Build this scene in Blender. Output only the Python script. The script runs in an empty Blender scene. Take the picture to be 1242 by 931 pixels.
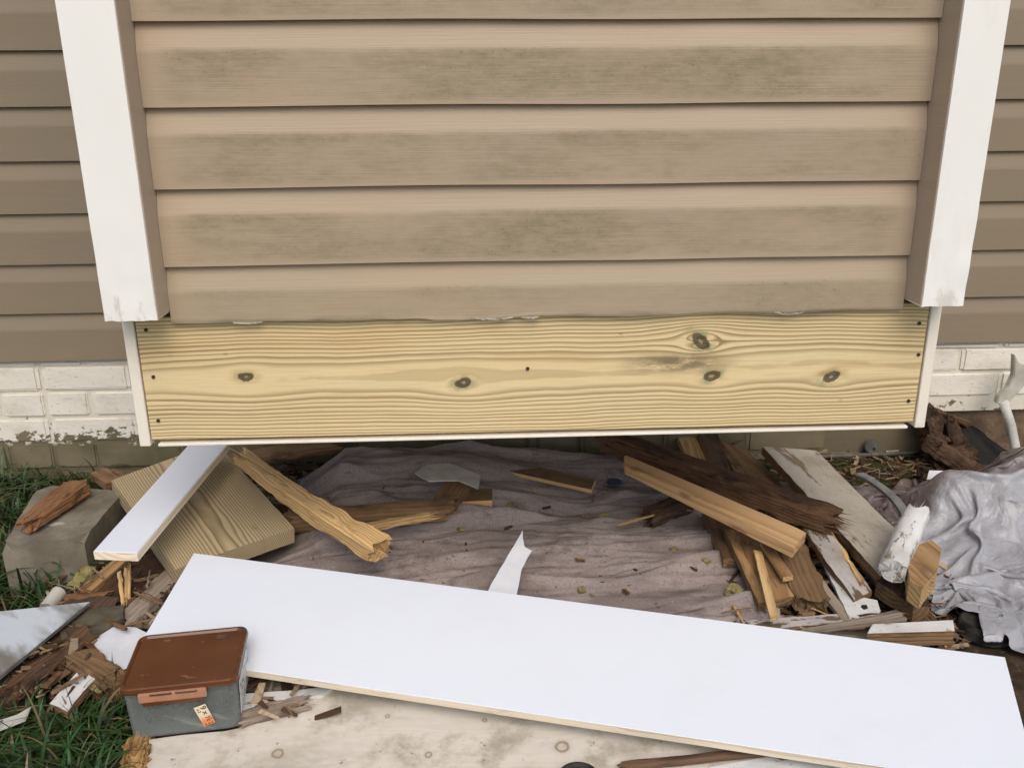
import bpy, bmesh, math, random
from mathutils import Vector, Matrix, noise
R = math.radians
S = bpy.context.scene
col = S.collection
rnd = random.Random(7)

# ------------------------------------------------------------------ camera
FPX, PITCH, YAW, ROLL = 1071.7, .3178, .0446, -.0076
CAM = Vector((0, -1.5016, .99))
cy_, sy_ = math.cos(YAW), math.sin(YAW)
FW = Vector((sy_*math.cos(PITCH), cy_*math.cos(PITCH), -math.sin(PITCH)))
RT0 = Vector((cy_, -sy_, 0)); UP0 = RT0.cross(FW)
RT = RT0*math.cos(ROLL) + UP0*math.sin(ROLL)
UP = -RT0*math.sin(ROLL) + UP0*math.cos(ROLL)
cam = bpy.data.cameras.new('camera'); camo = bpy.data.objects.new('camera', cam); col.objects.link(camo)
Mc = Matrix((RT, UP, -FW)).transposed().to_4x4(); Mc.translation = CAM
camo.matrix_world = Mc
cam.sensor_width = 36; cam.lens = FPX/1242*36; cam.clip_start = .02; cam.clip_end = 400
S.camera = camo
S.render.resolution_x, S.render.resolution_y = 1024, 767

# ------------------------------------------------------------------ light
SUN_AZ, SUN_EL = R(172), R(49)          # azimuth clockwise from +Y: behind the photographer, a little to the right
w = bpy.data.worlds.new('World'); S.world = w; w.use_nodes = True
nt = w.node_tree; bg = nt.nodes['Background']
sky = nt.nodes.new('ShaderNodeTexSky'); sky.sky_type = 'NISHITA'; sky.sun_disc = False
sky.sun_elevation = SUN_EL; sky.sun_rotation = SUN_AZ; sky.dust_density = 3.5; sky.air_density = 1.0; sky.ozone_density = .8
nt.links.new(sky.outputs[0], bg.inputs[0]); bg.inputs[1].default_value = .12
sl = bpy.data.lights.new('sun', 'SUN'); sl.energy = .95; sl.angle = R(40); sl.color = (1, .94, .84)
so = bpy.data.objects.new('sun', sl); col.objects.link(so)
sd = Vector((math.sin(SUN_AZ)*math.cos(SUN_EL), math.cos(SUN_AZ)*math.cos(SUN_EL), math.sin(SUN_EL)))
so.rotation_euler = sd.to_track_quat('Z', 'Y').to_euler(); so.location = sd*5
S.view_settings.view_transform = 'Standard'; S.view_settings.look = 'None'
S.view_settings.gamma = 1; S.view_settings.exposure = .38; S.view_settings.use_curve_mapping = False
S.render.engine = 'CYCLES'

# ------------------------------------------------------------------ node helpers
class X:
    """a socket with arithmetic"""
    nt = None
    def __init__(s, k): s.k = k
    @staticmethod
    def m(op, *a, clamp=False):
        n = X.nt.nodes.new('ShaderNodeMath'); n.operation = op; n.use_clamp = clamp
        for i, v in enumerate(a):
            if isinstance(v, X): X.nt.links.new(v.k, n.inputs[i])
            else: n.inputs[i].default_value = v
        return X(n.outputs[0])
    def __add__(s, o): return X.m('ADD', s, o)
    __radd__ = __add__
    def __sub__(s, o): return X.m('SUBTRACT', s, o)
    def __rsub__(s, o): return X.m('SUBTRACT', o, s)
    def __mul__(s, o): return X.m('MULTIPLY', s, o)
    __rmul__ = __mul__
    def __truediv__(s, o): return X.m('DIVIDE', s, o)
    def sqrt(s): return X.m('SQRT', s)
    def fract(s): return X.m('FRACT', s)
    def abs(s): return X.m('ABSOLUTE', s)
    def clamp(s): return X.m('ADD', s, 0, clamp=True)

def step(v, a, b):
    n = X.nt.nodes.new('ShaderNodeMapRange'); n.interpolation_type = 'SMOOTHSTEP'
    for i, q in enumerate((v, a, b, 0., 1.)):
        if isinstance(q, X): X.nt.links.new(q.k, n.inputs[i])
        else: n.inputs[i].default_value = q
    return X(n.outputs[0])
def xyz(kind='Object'):
    if kind == 'World':
        n = X.nt.nodes.new('ShaderNodeNewGeometry'); v = n.outputs['Position']
    else:
        n = X.nt.nodes.new('ShaderNodeTexCoord'); v = n.outputs[kind]
    s = X.nt.nodes.new('ShaderNodeSeparateXYZ'); X.nt.links.new(v, s.inputs[0])
    return [X(o) for o in s.outputs]
def vec(x, y, z):
    n = X.nt.nodes.new('ShaderNodeCombineXYZ')
    for i, q in enumerate((x, y, z)):
        if isinstance(q, X): X.nt.links.new(q.k, n.inputs[i])
        else: n.inputs[i].default_value = q
    return n.outputs[0]
def nz(v, scale=1, det=3, rough=.55, dist=0):
    n = X.nt.nodes.new('ShaderNodeTexNoise'); X.nt.links.new(v, n.inputs['Vector'])
    n.inputs['Scale'].default_value = scale; n.inputs['Detail'].default_value = det
    n.inputs['Roughness'].default_value = rough; n.inputs['Distortion'].default_value = dist
    return X(n.outputs[0])
def vor(v, scale=1, feat='F1'):
    n = X.nt.nodes.new('ShaderNodeTexVoronoi'); X.nt.links.new(v, n.inputs['Vector']); n.feature = feat
    n.inputs['Scale'].default_value = scale
    return X(n.outputs['Distance'])
def orand():
    return X(X.nt.nodes.new('ShaderNodeObjectInfo').outputs['Random'])
def c4(c): return (c[0], c[1], c[2], 1)
def mix(f, a, b, mode='MIX'):
    n = X.nt.nodes.new('ShaderNodeMix'); n.data_type = 'RGBA'; n.blend_type = mode
    ia, ib = n.inputs[6], n.inputs[7]
    for s_, v in ((n.inputs[0], f), (ia, a), (ib, b)):
        if isinstance(v, X): X.nt.links.new(v.k, s_)
        elif isinstance(v, bpy.types.NodeSocket): X.nt.links.new(v, s_)
        elif isinstance(v, (tuple, list)): s_.default_value = c4(v)
        else: s_.default_value = v
    return n.outputs[2]
def mat(name):
    m = bpy.data.materials.new(name); m.use_nodes = True; X.nt = m.node_tree
    return m, m.node_tree.nodes['Principled BSDF']
def put(b, color=None, rough=None, bump=None, bs=.3, bd=.01, spec=None):
    L = X.nt.links
    for key, v in (('Base Color', color), ('Roughness', rough), ('Specular IOR Level', spec)):
        if v is None: continue
        if isinstance(v, X): L.new(v.k, b.inputs[key])
        elif isinstance(v, bpy.types.NodeSocket): L.new(v, b.inputs[key])
        elif isinstance(v, (tuple, list)): b.inputs[key].default_value = c4(v)
        else: b.inputs[key].default_value = v
    if bump is not None:
        n = X.nt.nodes.new('ShaderNodeBump'); n.inputs['Strength'].default_value = bs; n.inputs['Distance'].default_value = bd
        L.new(bump.k, n.inputs['Height']); L.new(n.outputs[0], b.inputs['Normal'])

# ------------------------------------------------------------------ materials
def wood(name, early, late, freq=110, pith=.05, warp=.006, dirt=(.03, .022, .015), dirt_amt=.3, grey=None, rough=.75, bs=.35, sharp=.55, ra=.85):
    m, b = mat(name); x, y, z = xyz(); r = orand()
    off = r*37.
    a = vec(x*2.2 + off, y*9., z*9.)
    n1 = nz(a, 1, 3) - .5
    n2 = nz(vec(x*2.2 + off + 9., y*9., z*9.), 1, 3) - .5
    yy = y + (r - .5)*.06 + n1*warp*4
    zz = z - pith + n2*warp*4
    q = (yy*yy + zz*zz).sqrt()*freq + nz(vec(x*1.2 + off, y*2., z*2.), 1, 2)*2.
    f = q.fract()
    ring = step(f, sharp - .35, sharp + .28)*(1. - step(f, .93, .99))
    fib = nz(vec(x*8 + off, y*380., z*380.), 1, 3)
    c = mix(ring*ra, early, late)
    c = mix((fib - .35)*.5, c, late)
    blot = nz(vec(x*6. + off, y*16., z*16.), 1, 4, .6)
    if grey: c = mix(step(blot, .4, .6), c, grey)
    c = mix(step(nz(vec(x*9. + off*2, y*22., z*22.), 1, 5, .65), .62 - dirt_amt*.35, .8 - dirt_amt*.2)*.8, c, dirt)
    hv = X.nt.nodes.new('ShaderNodeHueSaturation'); hv.inputs['Hue'].default_value = .5
    X.nt.links.new((.8 + r*.4).k, hv.inputs['Value']); X.nt.links.new(c, hv.inputs['Color'])
    crk = nz(vec(x*14 + off, y*130., z*130.), 1, 4, .7)
    put(b, mix(step(crk, .6, .72)*min(.75, bs*.8), hv.outputs[0], dirt), rough, fib*.6 + ring*.4 - step(crk, .58, .7)*.8, bs, .004, .25)
    return m
def painted(name, paint, under, worn=.5, scale=14, rough=.55, dirt=(.2, .17, .12), dirt_amt=.4, stretch=.3):
    m, b = mat(name); x, y, z = xyz(); r = orand()*29.
    n = nz(vec(x*stretch + r, y, z), scale, 6, .65)
    c = mix(step(nz(vec(x + r, y, z), 7, 5, .6), .42, .75)*dirt_amt, paint, dirt)
    c = mix(step(nz(vec(x*.6 + r, y, z), 95, 3, .6), .63, .7)*.75, c, under)
    c = mix(step(nz(vec(x*.5 + r + 4, y*2, z), 26, 5, .7), .5, .75)*dirt_amt*.8, c, dirt)
    msk = step(n, 1. - worn, 1. - worn + .04)
    c = mix(msk, c, under)
    put(b, c, rough, nz(vec(x*4 + r, y*40, z*40), 3, 3)*.5 - msk*.8, .35, .002, .3)
    return m
def plain(name, c1, c2, scale=20, rough=.6, bump=.2, bd=.003, det=4, spec=.3, lo=.35, hi=.65):
    m, b = mat(name); x, y, z = xyz(); r = orand()*19.
    n = nz(vec(x + r, y, z), scale, det, .6)
    put(b, mix(step(n, lo, hi), c1, c2), rough, nz(vec(x + r, y, z), scale*5, 4), bump, bd, spec)
    return m

def siding_mat(name, base, mildew, grime=0):
    m, b = mat(name); x, y, z = xyz(); r = orand()*23.
    g = nz(vec(x*3 + r, y, z*260.), 1.5, 3)
    c = mix(step(nz(vec(x*1.6 + r, y, z*5.), 1.3, 3), .35, .7)*.35, base, tuple(q*1.12 for q in base[:2]) + (base[2]*1.02,))
    c = mix(step(nz(vec(x*1.1 + r*2, y, z*2.), 2.2, 2), .5, .75)*.25, c, (base[0]*1.16, base[1]*.98, base[2]*.9))
    if mildew:
        flat = step(z, .09, .082)*step(z, -.002, .014)
        big = nz(vec(x*3.1 + r, y, z*9.), 1.15, 4, .6)
        fine = nz(vec(x*16 + r, y, z*46.), 1.6, 6, .75)
        k = (.2 + .8*step(big, .28, .66))*(.5 + .5*step(fine, .36, .66))
        ends = step((x - .638).abs(), .625, .57)
        c = mix(k*flat*ends*mildew, c, (.228, .194, .114))
        c = mix(step(nz(vec(x*60 + r, y, z*170.), 1, 4, .7), .58, .7)*step(big, .42, .6)*flat*ends*.45, c, (.12, .105, .05))
        sp = step(vor(vec(x*1.0 + r, y, z*1.4), 70), .2, .12)*step(big, .46, .6)
        c = mix(sp*flat*.25, c, (.09, .08, .04))
    if grime:
        gn = nz(vec(x*9 + 3, y, z*60.), 1, 5, .7)
        gm = step(z + (gn - .5)*.016, .038, .026)*step(nz(vec(x*3.2, 2, 1), 1, 3), .36, .58)
        c = mix(gm*.85, c, (.055, .045, .032))
        c = mix(step(gn, .66, .7)*step(z, .034, .028)*.7, c, (.5, .47, .4))
    g = g + nz(vec(x*7 + r, y, z*420.), 1.2, 2)*.7
    put(b, c, .5, g, .26, .0015, .35)
    return m
M = {}
M['siding'] = siding_mat('vinyl_siding_weathered', (.415, .328, .24), .85)
M['siding_main'] = siding_mat('vinyl_siding_plain', (.252, .205, .146), 0)  # darker than the front siding: recess shade partly put into the base colour
M['tan'] = siding_mat('tan_trim', (.45, .365, .275), 0)

m, b = mat('white_cladding'); x, y, z = xyz(); r = orand()*7.
put(b, mix(step(nz(vec(x*30 + r, y*30, z*12), 1, 5, .7) + step(z, .72, .64)*.22, .66, .80)*.35, mix(step(nz(vec(x*4 + r, y*4, z*1.5), 3, 5, .65), .52, .8)*.3, (.87, .87, .84), (.62, .59, .51)), (.33, .28, .20)), .38, nz(vec(x, y, z*.4 + r), 9, 2), .12, .006, .4); M['white'] = m
m, b = mat('cream_trim_wood'); x, y, z = xyz(); r = orand()*7.
put(b, mix(step(nz(vec(x*4 + r, y*4, z*3), 5, 5, .65), .45, .8)*.5, (.82, .77, .67), (.66, .56, .42)), .5, nz(vec(x*90, y*90, z*6), 1, 3), .2, .002, .3); M['cream'] = m

def fascia_mat():
    m, b = mat('treated_pine_board'); x, y, z = xyz()
    knots = FASCIA_KNOTS
    zz = z + (nz(vec(x*1.5, 3.1, z*2.), 1.2, 2) - .5)*.03 + (nz(vec(x*6., 7.3, z*5.), 1, 2) - .5)*.006
    kmask = None; halo = None; green = None
    for (kx, kz, kr, ang, gr) in knots:
        ca, sa = math.cos(ang), math.sin(ang)
        dx = x - kx; dz = z - kz
        u = dx*ca + dz*sa; v = dz*ca - dx*sa
        rho = (u*u*.33 + v*v)
        zz = zz - dz*(kr*kr*2.6)/(dx*dx*.22 + dz*dz + kr*kr*.7)
        d = (rho.sqrt() + (nz(vec(x*70 + kx*31, 1., z*70), 1, 3, .6) - .5)*.007)/kr
        k = step(d, 1.02, .8); h = step(d, 2.3, .9)
        rg = (d*5.5).fract()
        kk = k*(.72 + rg*.28)*(1. - step(d, .3, .12)*.45)
        g_ = step(d, 1.9, 1.0)*(1. - k)*gr*step(nz(vec(x*45 + kx*9, 2., z*45), 1, 3), .38, .62)
        kmask = kk if kmask is None else X.m('MAXIMUM', kmask, kk)
        halo = h if halo is None else X.m('MAXIMUM', halo, h)
        green = g_ if green is None else X.m('MAXIMUM', green, g_)
    zz = zz - .004
    q0 = (zz*zz + .048*.048).sqrt()
    q = q0*170. + nz(vec(x*.9, .5, z*.5), 1, 2)*1.6 + (nz(vec(.3, q0*70., .2), 1, 2) - .5)*1.6 + (nz(vec(x*14, 3., z*40.), 1, 3) - .5)*.22
    f = q.fract()
    ring = step(f, .3, .9)*(1. - step(f, .92, .995))
    side = step(zz.abs(), .008, .04)
    c = mix(nz(vec(x*2., 2.2, z*14.), 1, 3), (.70, .55, .29), (.77, .64, .385))
    c = mix(step(nz(vec(x*1.4, 5.2, z*9.), 1.4, 3), .48, .7)*.4, c, (.66, .60, .35))      # greenish treatment
    c = mix(step(nz(vec(x*1.1 + 4, 8.2, z*7.), 1.2, 2), .55, .72)*.35, c, (.66, .42, .18))  # orange flush
    fib = nz(vec(x*10, 1., z*520.), 1, 3)
    ri = nz(vec(x*1.3, 4.4, q*.9), 1, 2)
    c = mix(X.m('MINIMUM', ring*(.35 + .55*side)*(.5 + 1.*ri), .92), c, (.275, .185, .082))
    c = mix(step(fib, .42, .75)*.30, c, (.43, .31, .145))
    c = mix(step(nz(vec(x*4., 9.2, z*160.), 1, 4, .7), .56, .72)*.35, c, (.46, .33, .15))
    # pale brown streaks along the heart
    st = step(nz(vec(x*2.3, 3.3, z*42.), 1, 2), .6, .7)*step((z - .01).abs(), .04, .012)
    c = mix(st*.4, c, (.47, .31, .13))
    # grey bruise beside the double knot
    kx, kz = FASCIA_KNOTS[3][0], FASCIA_KNOTS[3][1] + .022
    br = step((x - (kx - .06)).abs(), .14, .01)*step((z - kz - .004).abs(), .028, .002)*step(nz(vec(x*22, 1, z*60), 1, 5, .7), .28, .56)
    c = mix(br*.85, c, (.13, .10, .06))
    mm = step(nz(vec(x*170., 6., z*4.), 1, 2), .55, .8)*.10
    c = mix(mm, c, (.42, .31, .15))
    c = mix(halo*step(nz(vec(x*18, 7., z*60), 1, 3), .35, .65)*.6, c, (.46, .30, .115))
    c = mix(green*.75, c, (.20, .30, .17))
    c = mix(kmask*.97, c, (.022, .02, .014))
    sp = step(vor(vec(x*.5, 1., z), 34), .1, .05)*step(nz(vec(x*3, 1, z*9), 1, 2), .5, .6)
    c = mix(sp*.5, c, (.25, .15, .06))
    put(b, c, .55, fib*.5 + ring*.4, .15, .0015, .3)
    return m

m, b = mat('primed_white_board'); x, y, z = xyz()
put(b, mix(step(nz(vec(x*5, y*30, z), 2.2, 5, .7), .62, .74)*.10, mix(step(nz(vec(x*3, y*3, z), 2, 5, .65), .45, .75)*.22, (.75, .795, .865), (.68, .71, .76)), (.45, .42, .38)), .5, nz(vec(x*2, y*2, z), 60, 3), .05, .001, .35); M['primed'] = m
M['primed_edge'] = wood('primed_board_edge', (.78, .70, .56), (.66, .54, .38), 90, .05, .004, (.4, .32, .2), .1)
M['pine'] = wood('clean_pine', (.68, .45, .235), (.52, .30, .13), 70, .07, .004, (.2, .11, .045), .22, sharp=.6)
M['pine_dirty'] = wood('dirty_pine', (.46, .29, .14), (.30, .165, .07), 90, .06, .005, (.09, .055, .03), .45, bs=.6)
M['pine_pale'] = wood('pale_split_pine', (.62, .43, .21), (.42, .25, .10), 160, .03, .006, (.2, .11, .04), .18, bs=.6)
M['treated'] = wood('treated_offcut', (.50, .41, .25), (.20, .13, .065), 190, .05, .005, (.2, .18, .1), .1, sharp=.65)
M['old'] = wood('old_brown_wood', (.25, .155, .08), (.13, .075, .038), 120, .04, .006, (.05, .033, .02), .4, bs=.6, ra=.45)
M['old_dark'] = wood('old_dark_wood', (.14, .085, .05), (.075, .045, .027), 120, .04, .006, (.025, .017, .012), .45, bs=.7, ra=.45)
M['rot'] = wood('rotten_wood', (.12, .065, .035), (.045, .025, .015), 140, .03, .012, (.018, .013, .010), .5, bs=1., rough=.9, ra=.3)
M['rot_red'] = wood('rotten_orange_wood', (.26, .135, .062), (.11, .052, .026), 140, .03, .012, (.05, .025, .015), .4, bs=1., rough=.9, ra=.3)
M['grey_wood'] = wood('weathered_grey_wood', (.33, .27, .21), (.20, .16, .12), 120, .04, .006, (.09, .07, .05), .35, bs=.6, ra=.45)
M['bark'] = wood('bark', (.10, .06, .04), (.05, .03, .02), 90, .02, .02, (.02, .014, .01), .5, bs=1., rough=.95, ra=.3)
M['foam_wood'] = wood('frayed_fibre', (.52, .32, .12), (.28, .14, .05), 200, .02, .02, (.1, .05, .02), .3, bs=1.)
M['paint_board'] = painted('dirty_white_paint', (.46, .42, .355), (.20, .15, .095), .45, 9, dirt=(.25, .2, .14), dirt_amt=.7)
M['paint_strip'] = painted('chipped_white_paint', (.50, .47, .45), (.14, .10, .065), .52, 18, dirt_amt=.7)
M['paint_white'] = painted('white_paint', (.70, .70, .68), (.25, .20, .14), .42, 22, dirt_amt=.45)
M['scrap'] = plain('white_scrap', (.74, .76, .80), (.64, .66, .70), 12, .5, .1)
M['scrap_grey'] = plain('pale_plastic', (.55, .54, .48), (.42, .40, .34), 18, .45, .15)
M['wrap'] = plain('dull_wrap', (.40, .37, .30), (.22, .19, .14), 60, .6, .2)
M['foam'] = plain('yellow_foam', (.34, .30, .125), (.20, .165, .06), 60, .9, .9, .004)
M['blue'] = plain('blue_plastic', (.035, .055, .11), (.05, .07, .13), 40, .5, .1)
M['black'] = plain('black_plastic', (.010, .010, .010), (.05, .045, .038), 22, .55, .3)
M['steel_grey'] = plain('grey_metal', (.22, .22, .21), (.12, .115, .11), 25, .45, .2, spec=.5)
M['conduit'] = plain('dull_conduit', (.17, .165, .15), (.09, .085, .075), 30, .6, .2)
M['hole'] = plain('nail_hole', (.02, .016, .012), (.03, .022, .016), 30, .9, .1)
M['screw'] = plain('screw_head', (.035, .032, .026), (.06, .05, .035), 90, .5, .1)
M['shingle'] = plain('grey_green_board', (.12, .105, .07), (.075, .06, .042), 22, .9, .5, .004)
M['rust_earth'] = plain('reddish_earth', (.15, .085, .05), (.04, .027, .018), 26, .95, 1., .015, 6)
M['brick_bare'] = plain('bare_brick', (.20, .14, .095), (.11, .075, .05), 14, .9, .6, .006)
M['cavity'] = plain('dark_cavity', (.02, .018, .017), (.012, .011, .010), 18, .95, .4, .01)  # near-black: the darkness inside the hole is put into the colour
m, b = mat('plywood_face'); x, y, z = xyz()
a = vec(x*2.5, y*11., z)
q = ((nz(a, .9, 2) * 14.).fract())
c = mix(step(q, .3, .9)*.22, (.68, .63, .55), (.56, .49, .39))
wx, wy, wz = xyz('World')
for kpx, kpy, kr in ((337, 913, .010), (682, 905, .012), (588, 873, .005), (470, 868, .004), (520, 915, .006)):
    kd = FW + RT*((kpx-621)/FPX) - UP*((kpy-465.5)/FPX); kp = CAM + kd*((.035-CAM.z)/kd.z); kx, ky = kp.x, kp.y
    d = (((wx-kx)*(wx-kx)*1.3 + (wy-ky)*(wy-ky)).sqrt() + (nz(vec(wx*60, wy*60, wz), 1, 2) - .5)*.006)/kr
    c = mix(step(d, 1.25, .9)*step(d, .5, .8)*.75, c, (.21, .145, .085))
    c = mix(step(d, 2.2, .3)*.35, c, (.36, .27, .17))
dn = nz(vec(x, y, z), 9, 6, .68)
c = mix(step(dn, .48, .7)*.7, c, (.30, .25, .17))
c = mix(step(nz(vec(x+8, y*1.6, z), 4, 5, .65), .5, .7)*.5, c, (.27, .23, .16))
c = mix(step(nz(vec(x + 3, y, z), 55, 4, .6), .64, .72)*.7, c, (.12, .085, .05))
put(b, c, .8, dn, .3, .003, .2); M['plywood'] = m
M['ply_edge'] = wood('plywood_edge', (.36, .27, .16), (.16, .11, .07), 300, .02, .004, (.08, .06, .04), .4)

def brick_mat():
    m, b = mat('flaking_white_brick'); x, y, z = xyz('World'); ox, oy, oz = xyz()
    fl = nz(vec(x*1.0, y, z*1.6), 26, 6, .72)
    lo = step(z, .03, .19)
    p = step(fl + lo*.46 - .23, .50, .53)*step(z + (fl - .5)*.03, .075, .103)
    hi = step(fl, .66, .70)
    bare = mix(nz(vec(x, y, z), 13, 4), (.145, .125, .075), (.24, .20, .135))
    bare = mix(step(nz(vec(x, y, z), 5, 4), .45, .7)*.6, bare, (.075, .085, .035))
    pc = mix(nz(vec(x, y, z*3), 8, 4), (.72, .68, .60), (.84, .81, .74))
    pc = mix(step(nz(vec(x+2, y, z*2), 6, 5, .7), .5, .72)*.5, pc, (.52, .47, .38))
    pc = mix(step(nz(vec(x*1.5, y, z*4), 48, 4, .7), .62, .68)*.8, pc, (.25, .21, .15))
    c = mix(p*(1. - hi*.4), bare, pc)
    put(b, c, .8, fl*.8 + p*.6 + nz(vec(x*1.2, y, z*3), 40, 4)*.4, .5, .004, .2)
    return m
M['brick'] = brick_mat()
m, b = mat('old_mortar'); x, y, z = xyz('World')
p = step(nz(vec(x, y, z), 30, 5, .7) + step(z, .03, .19)*.4 - .2, .48, .54)*step(z, .08, .1)
put(b, mix(p, (.16, .135, .09), (.70, .66, .57)), .9, nz(vec(x, y, z), 60, 4), .5, .004, .15); M['mortar'] = m

m, b = mat('concrete'); x, y, z = xyz()
n = nz(vec(x, y, z), 9, 6, .65)
c = mix(step(n, .35, .7), (.15, .132, .10), (.27, .245, .195))
c = mix(step(nz(vec(x+5, y, z), 5, 4), .5, .68)*.6, c, (.075, .075, .038))
c = mix(step(((x+.01)*(x+.01)*1. + (y+.05)*(y+.05)*5).sqrt() + (nz(vec(x, y, z), 60, 4)-.5)*.03, .022, .014)*.8, c, (.5, .48, .43))
put(b, c, .9, n*.6 + nz(vec(x, y, z), 120, 3)*.4, .5, .004, .15); M['concrete'] = m

m, b = mat('brown_ground_fabric'); x, y, z = xyz('World')
wv = nz(vec(x*210, y*330, z*200), 1, 3, .6)
n = nz(vec(x*1.0, y*2.2, z), 5, 5, .6)
c = mix(n, (.25, .207, .192), (.41, .355, .33))
c = mix(step(wv, .4, .68)*.4, c, (.13, .098, .094))
c = mix(step(nz(vec(x*1., y*1.6, z), 8, 6, .72), .5, .72)*.75, c, (.085, .062, .05))
c = mix(step(nz(vec(x*1. + 5, y*3., z), 3.5, 4, .6), .46, .62)*.6, c, (.13, .10, .088))
c = mix(step(nz(vec(x+4., y*1.3, z), 90, 3, .6), .66, .73)*.7, c, (.045, .03, .02))
c = mix(step(nz(vec(x+9., y, z), 160, 2, .5), .7, .75)*.6, c, (.42, .37, .30))
put(b, c, .8, wv*.5 + n*.6, .45, .004, .2); M['fabric'] = m

m, b = mat('grey_translucent_tarp'); x, y, z = xyz()
n = nz(vec(x, y, z), 5, 4)
c = mix(n, (.36, .365, .395), (.54, .545, .575))
X_, Y_, Z_ = xyz('World')
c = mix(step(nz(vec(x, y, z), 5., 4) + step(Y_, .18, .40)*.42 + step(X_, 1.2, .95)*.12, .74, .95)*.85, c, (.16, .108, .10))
c = mix(step(nz(vec(x+7, y, z), 9, 5, .7), .52, .72)*.45, c, (.20, .185, .16))
rd = (nz(vec(x, y, z), 16, 4, .6, .6) - .5).abs()
rd2 = (nz(vec(x + 3, y, z), 38, 3, .6, .5) - .5).abs()
put(b, c, .33, step(rd, .0, .16)*1. + step(rd2, 0., .2)*.3, .36, .005, .5); M['tarp'] = m
tl_ = X.nt.nodes.new('ShaderNodeBsdfTranslucent'); tl_.inputs[0].default_value = (.5, .5, .53, 1)
ms_ = X.nt.nodes.new('ShaderNodeMixShader'); ms_.inputs[0].default_value = .22; o_ = X.nt.nodes['Material Output']
X.nt.links.new(b.outputs[0], ms_.inputs[1]); X.nt.links.new(tl_.outputs[0], ms_.inputs[2]); X.nt.links.new(ms_.outputs[0], o_.inputs[0])

m, b = mat('soil'); x, y, z = xyz('World')
n = nz(vec(x, y, z), 16, 6, .65)
c = mix(step(n, .35, .7), (.030, .021, .014), (.085, .058, .038))
c = mix(step(nz(vec(x, y, 3.), 60, 4, .6), .58, .68)*.7, c, (.15, .10, .06))
moss = step(nz(vec(x, y, 1.), 9, 4), .42, .58)*step(y, .42, .6)
c = mix(moss*.75, c, (.05, .062, .018))
far = step((x*x + (y*y)).sqrt(), 1.9, 3.)
c = mix(far, c, mix(nz(vec(x, y, 0.), 2, 4), (.05, .075, .02), (.10, .12, .04)))
put(b, c, .95, n, .8, .012, .1); M['soil'] = m

m, b = mat('chip_mix'); at = X.nt.nodes.new('ShaderNodeAttribute'); at.attribute_name = 'tint'
x, y, z = xyz()
put(b, mix(step(nz(vec(x, y, z), 90, 3), .45, .7)*.5, at.outputs['Color'], (.04, .026, .016)), .9, nz(vec(x, y, z), 200, 2), .3, .002, .15); M['chips'] = m
m, b = mat('grass_blade'); at = X.nt.nodes.new('ShaderNodeAttribute'); at.attribute_name = 'tint'
put(b, at.outputs['Color'], .45, spec=.4); M['grass'] = m

m, b = mat('smudged_sheet'); x, y, z = xyz()
sm = nz(vec(x*3 + y*1.5, y*1.2, z), 3.2, 4, .6)
put(b, mix(step(sm, .42, .62), (.62, .68, .74), (.20, .19, .16)), mix(step(sm, .42, .62), (.18,)*3, (.45,)*3), nz(vec(x*2, y, z), 30, 4), .06, .002, .6); M['sheet'] = m
b.inputs['Metallic'].default_value = .15

# clear box plastics
m, b = mat('cloudy_clear_plastic'); x, y, z = xyz()
scr = step(nz(vec(x*9 + z*22, y*9, z*6), 3, 3), .6, .7)
put(b, mix(scr*.3, (.50, .53, .52), (.75, .75, .75)), .22, nz(vec(x, y, z), 12, 2), .03, .002, .5)
tr = X.nt.nodes.new('ShaderNodeBsdfTransparent'); tr.inputs[0].default_value = (.86, .89, .89, 1)
ms = X.nt.nodes.new('ShaderNodeMixShader'); out = X.nt.nodes['Material Output']
lw = X.nt.nodes.new('ShaderNodeLayerWeight'); lw.inputs[0].default_value = .35
X.nt.links.new((X(lw.outputs['Facing'])*.5 + .06 + scr*.10).k, ms.inputs[0])
X.nt.links.new(tr.outputs[0], ms.inputs[1]); X.nt.links.new(b.outputs[0], ms.inputs[2]); X.nt.links.new(ms.outputs[0], out.inputs[0]); M['clear'] = m
m, b = mat('brown_translucent_lid'); x, y, z = xyz()
sc = step(nz(vec(x*7 + y*30, y*4 - x*20, z), 2.5, 4), .64, .7)
c = mix(nz(vec(x, y, z), 14, 4), (.085, .028, .010), (.14, .05, .018))
c = mix(step(nz(vec(x, y, z), 5, 4), .5, .7)*.4, c, (.05, .018, .009))
put(b, mix(sc*.35, c, (.36, .2, .12)), .2, nz(vec(x, y, z), 60, 3), .08, .001, .5); M['lid'] = m
M['latch'] = plain('peach_plastic', (.42, .215, .135), (.36, .175, .10), 30, .4, .08)
m, b = mat('orange_sticker'); x, y, z = xyz()
put(b, mix(step(x, .012, -.004), (.66, .22, .08), (.74, .62, .46)), .5); M['sticker'] = m
M['ink'] = plain('black_ink', (.015, .015, .015), (.03, .03, .03), 40, .6, .05)
m, b = mat('printed_label'); x, y, z = xyz()
d = vor(vec(x*1.0, y*1.6, z), 75)
put(b, mix(step(d, .36, .3)*step(nz(vec(x, y, z), 40, 3), .42, .5), (.70, .70, .70), (.06, .06, .065)), .5); M['label'] = m
M['screws'] = plain('dark_hardware', (.03, .036, .033), (.07, .08, .072), 30, .5, .2, spec=.4)

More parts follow.
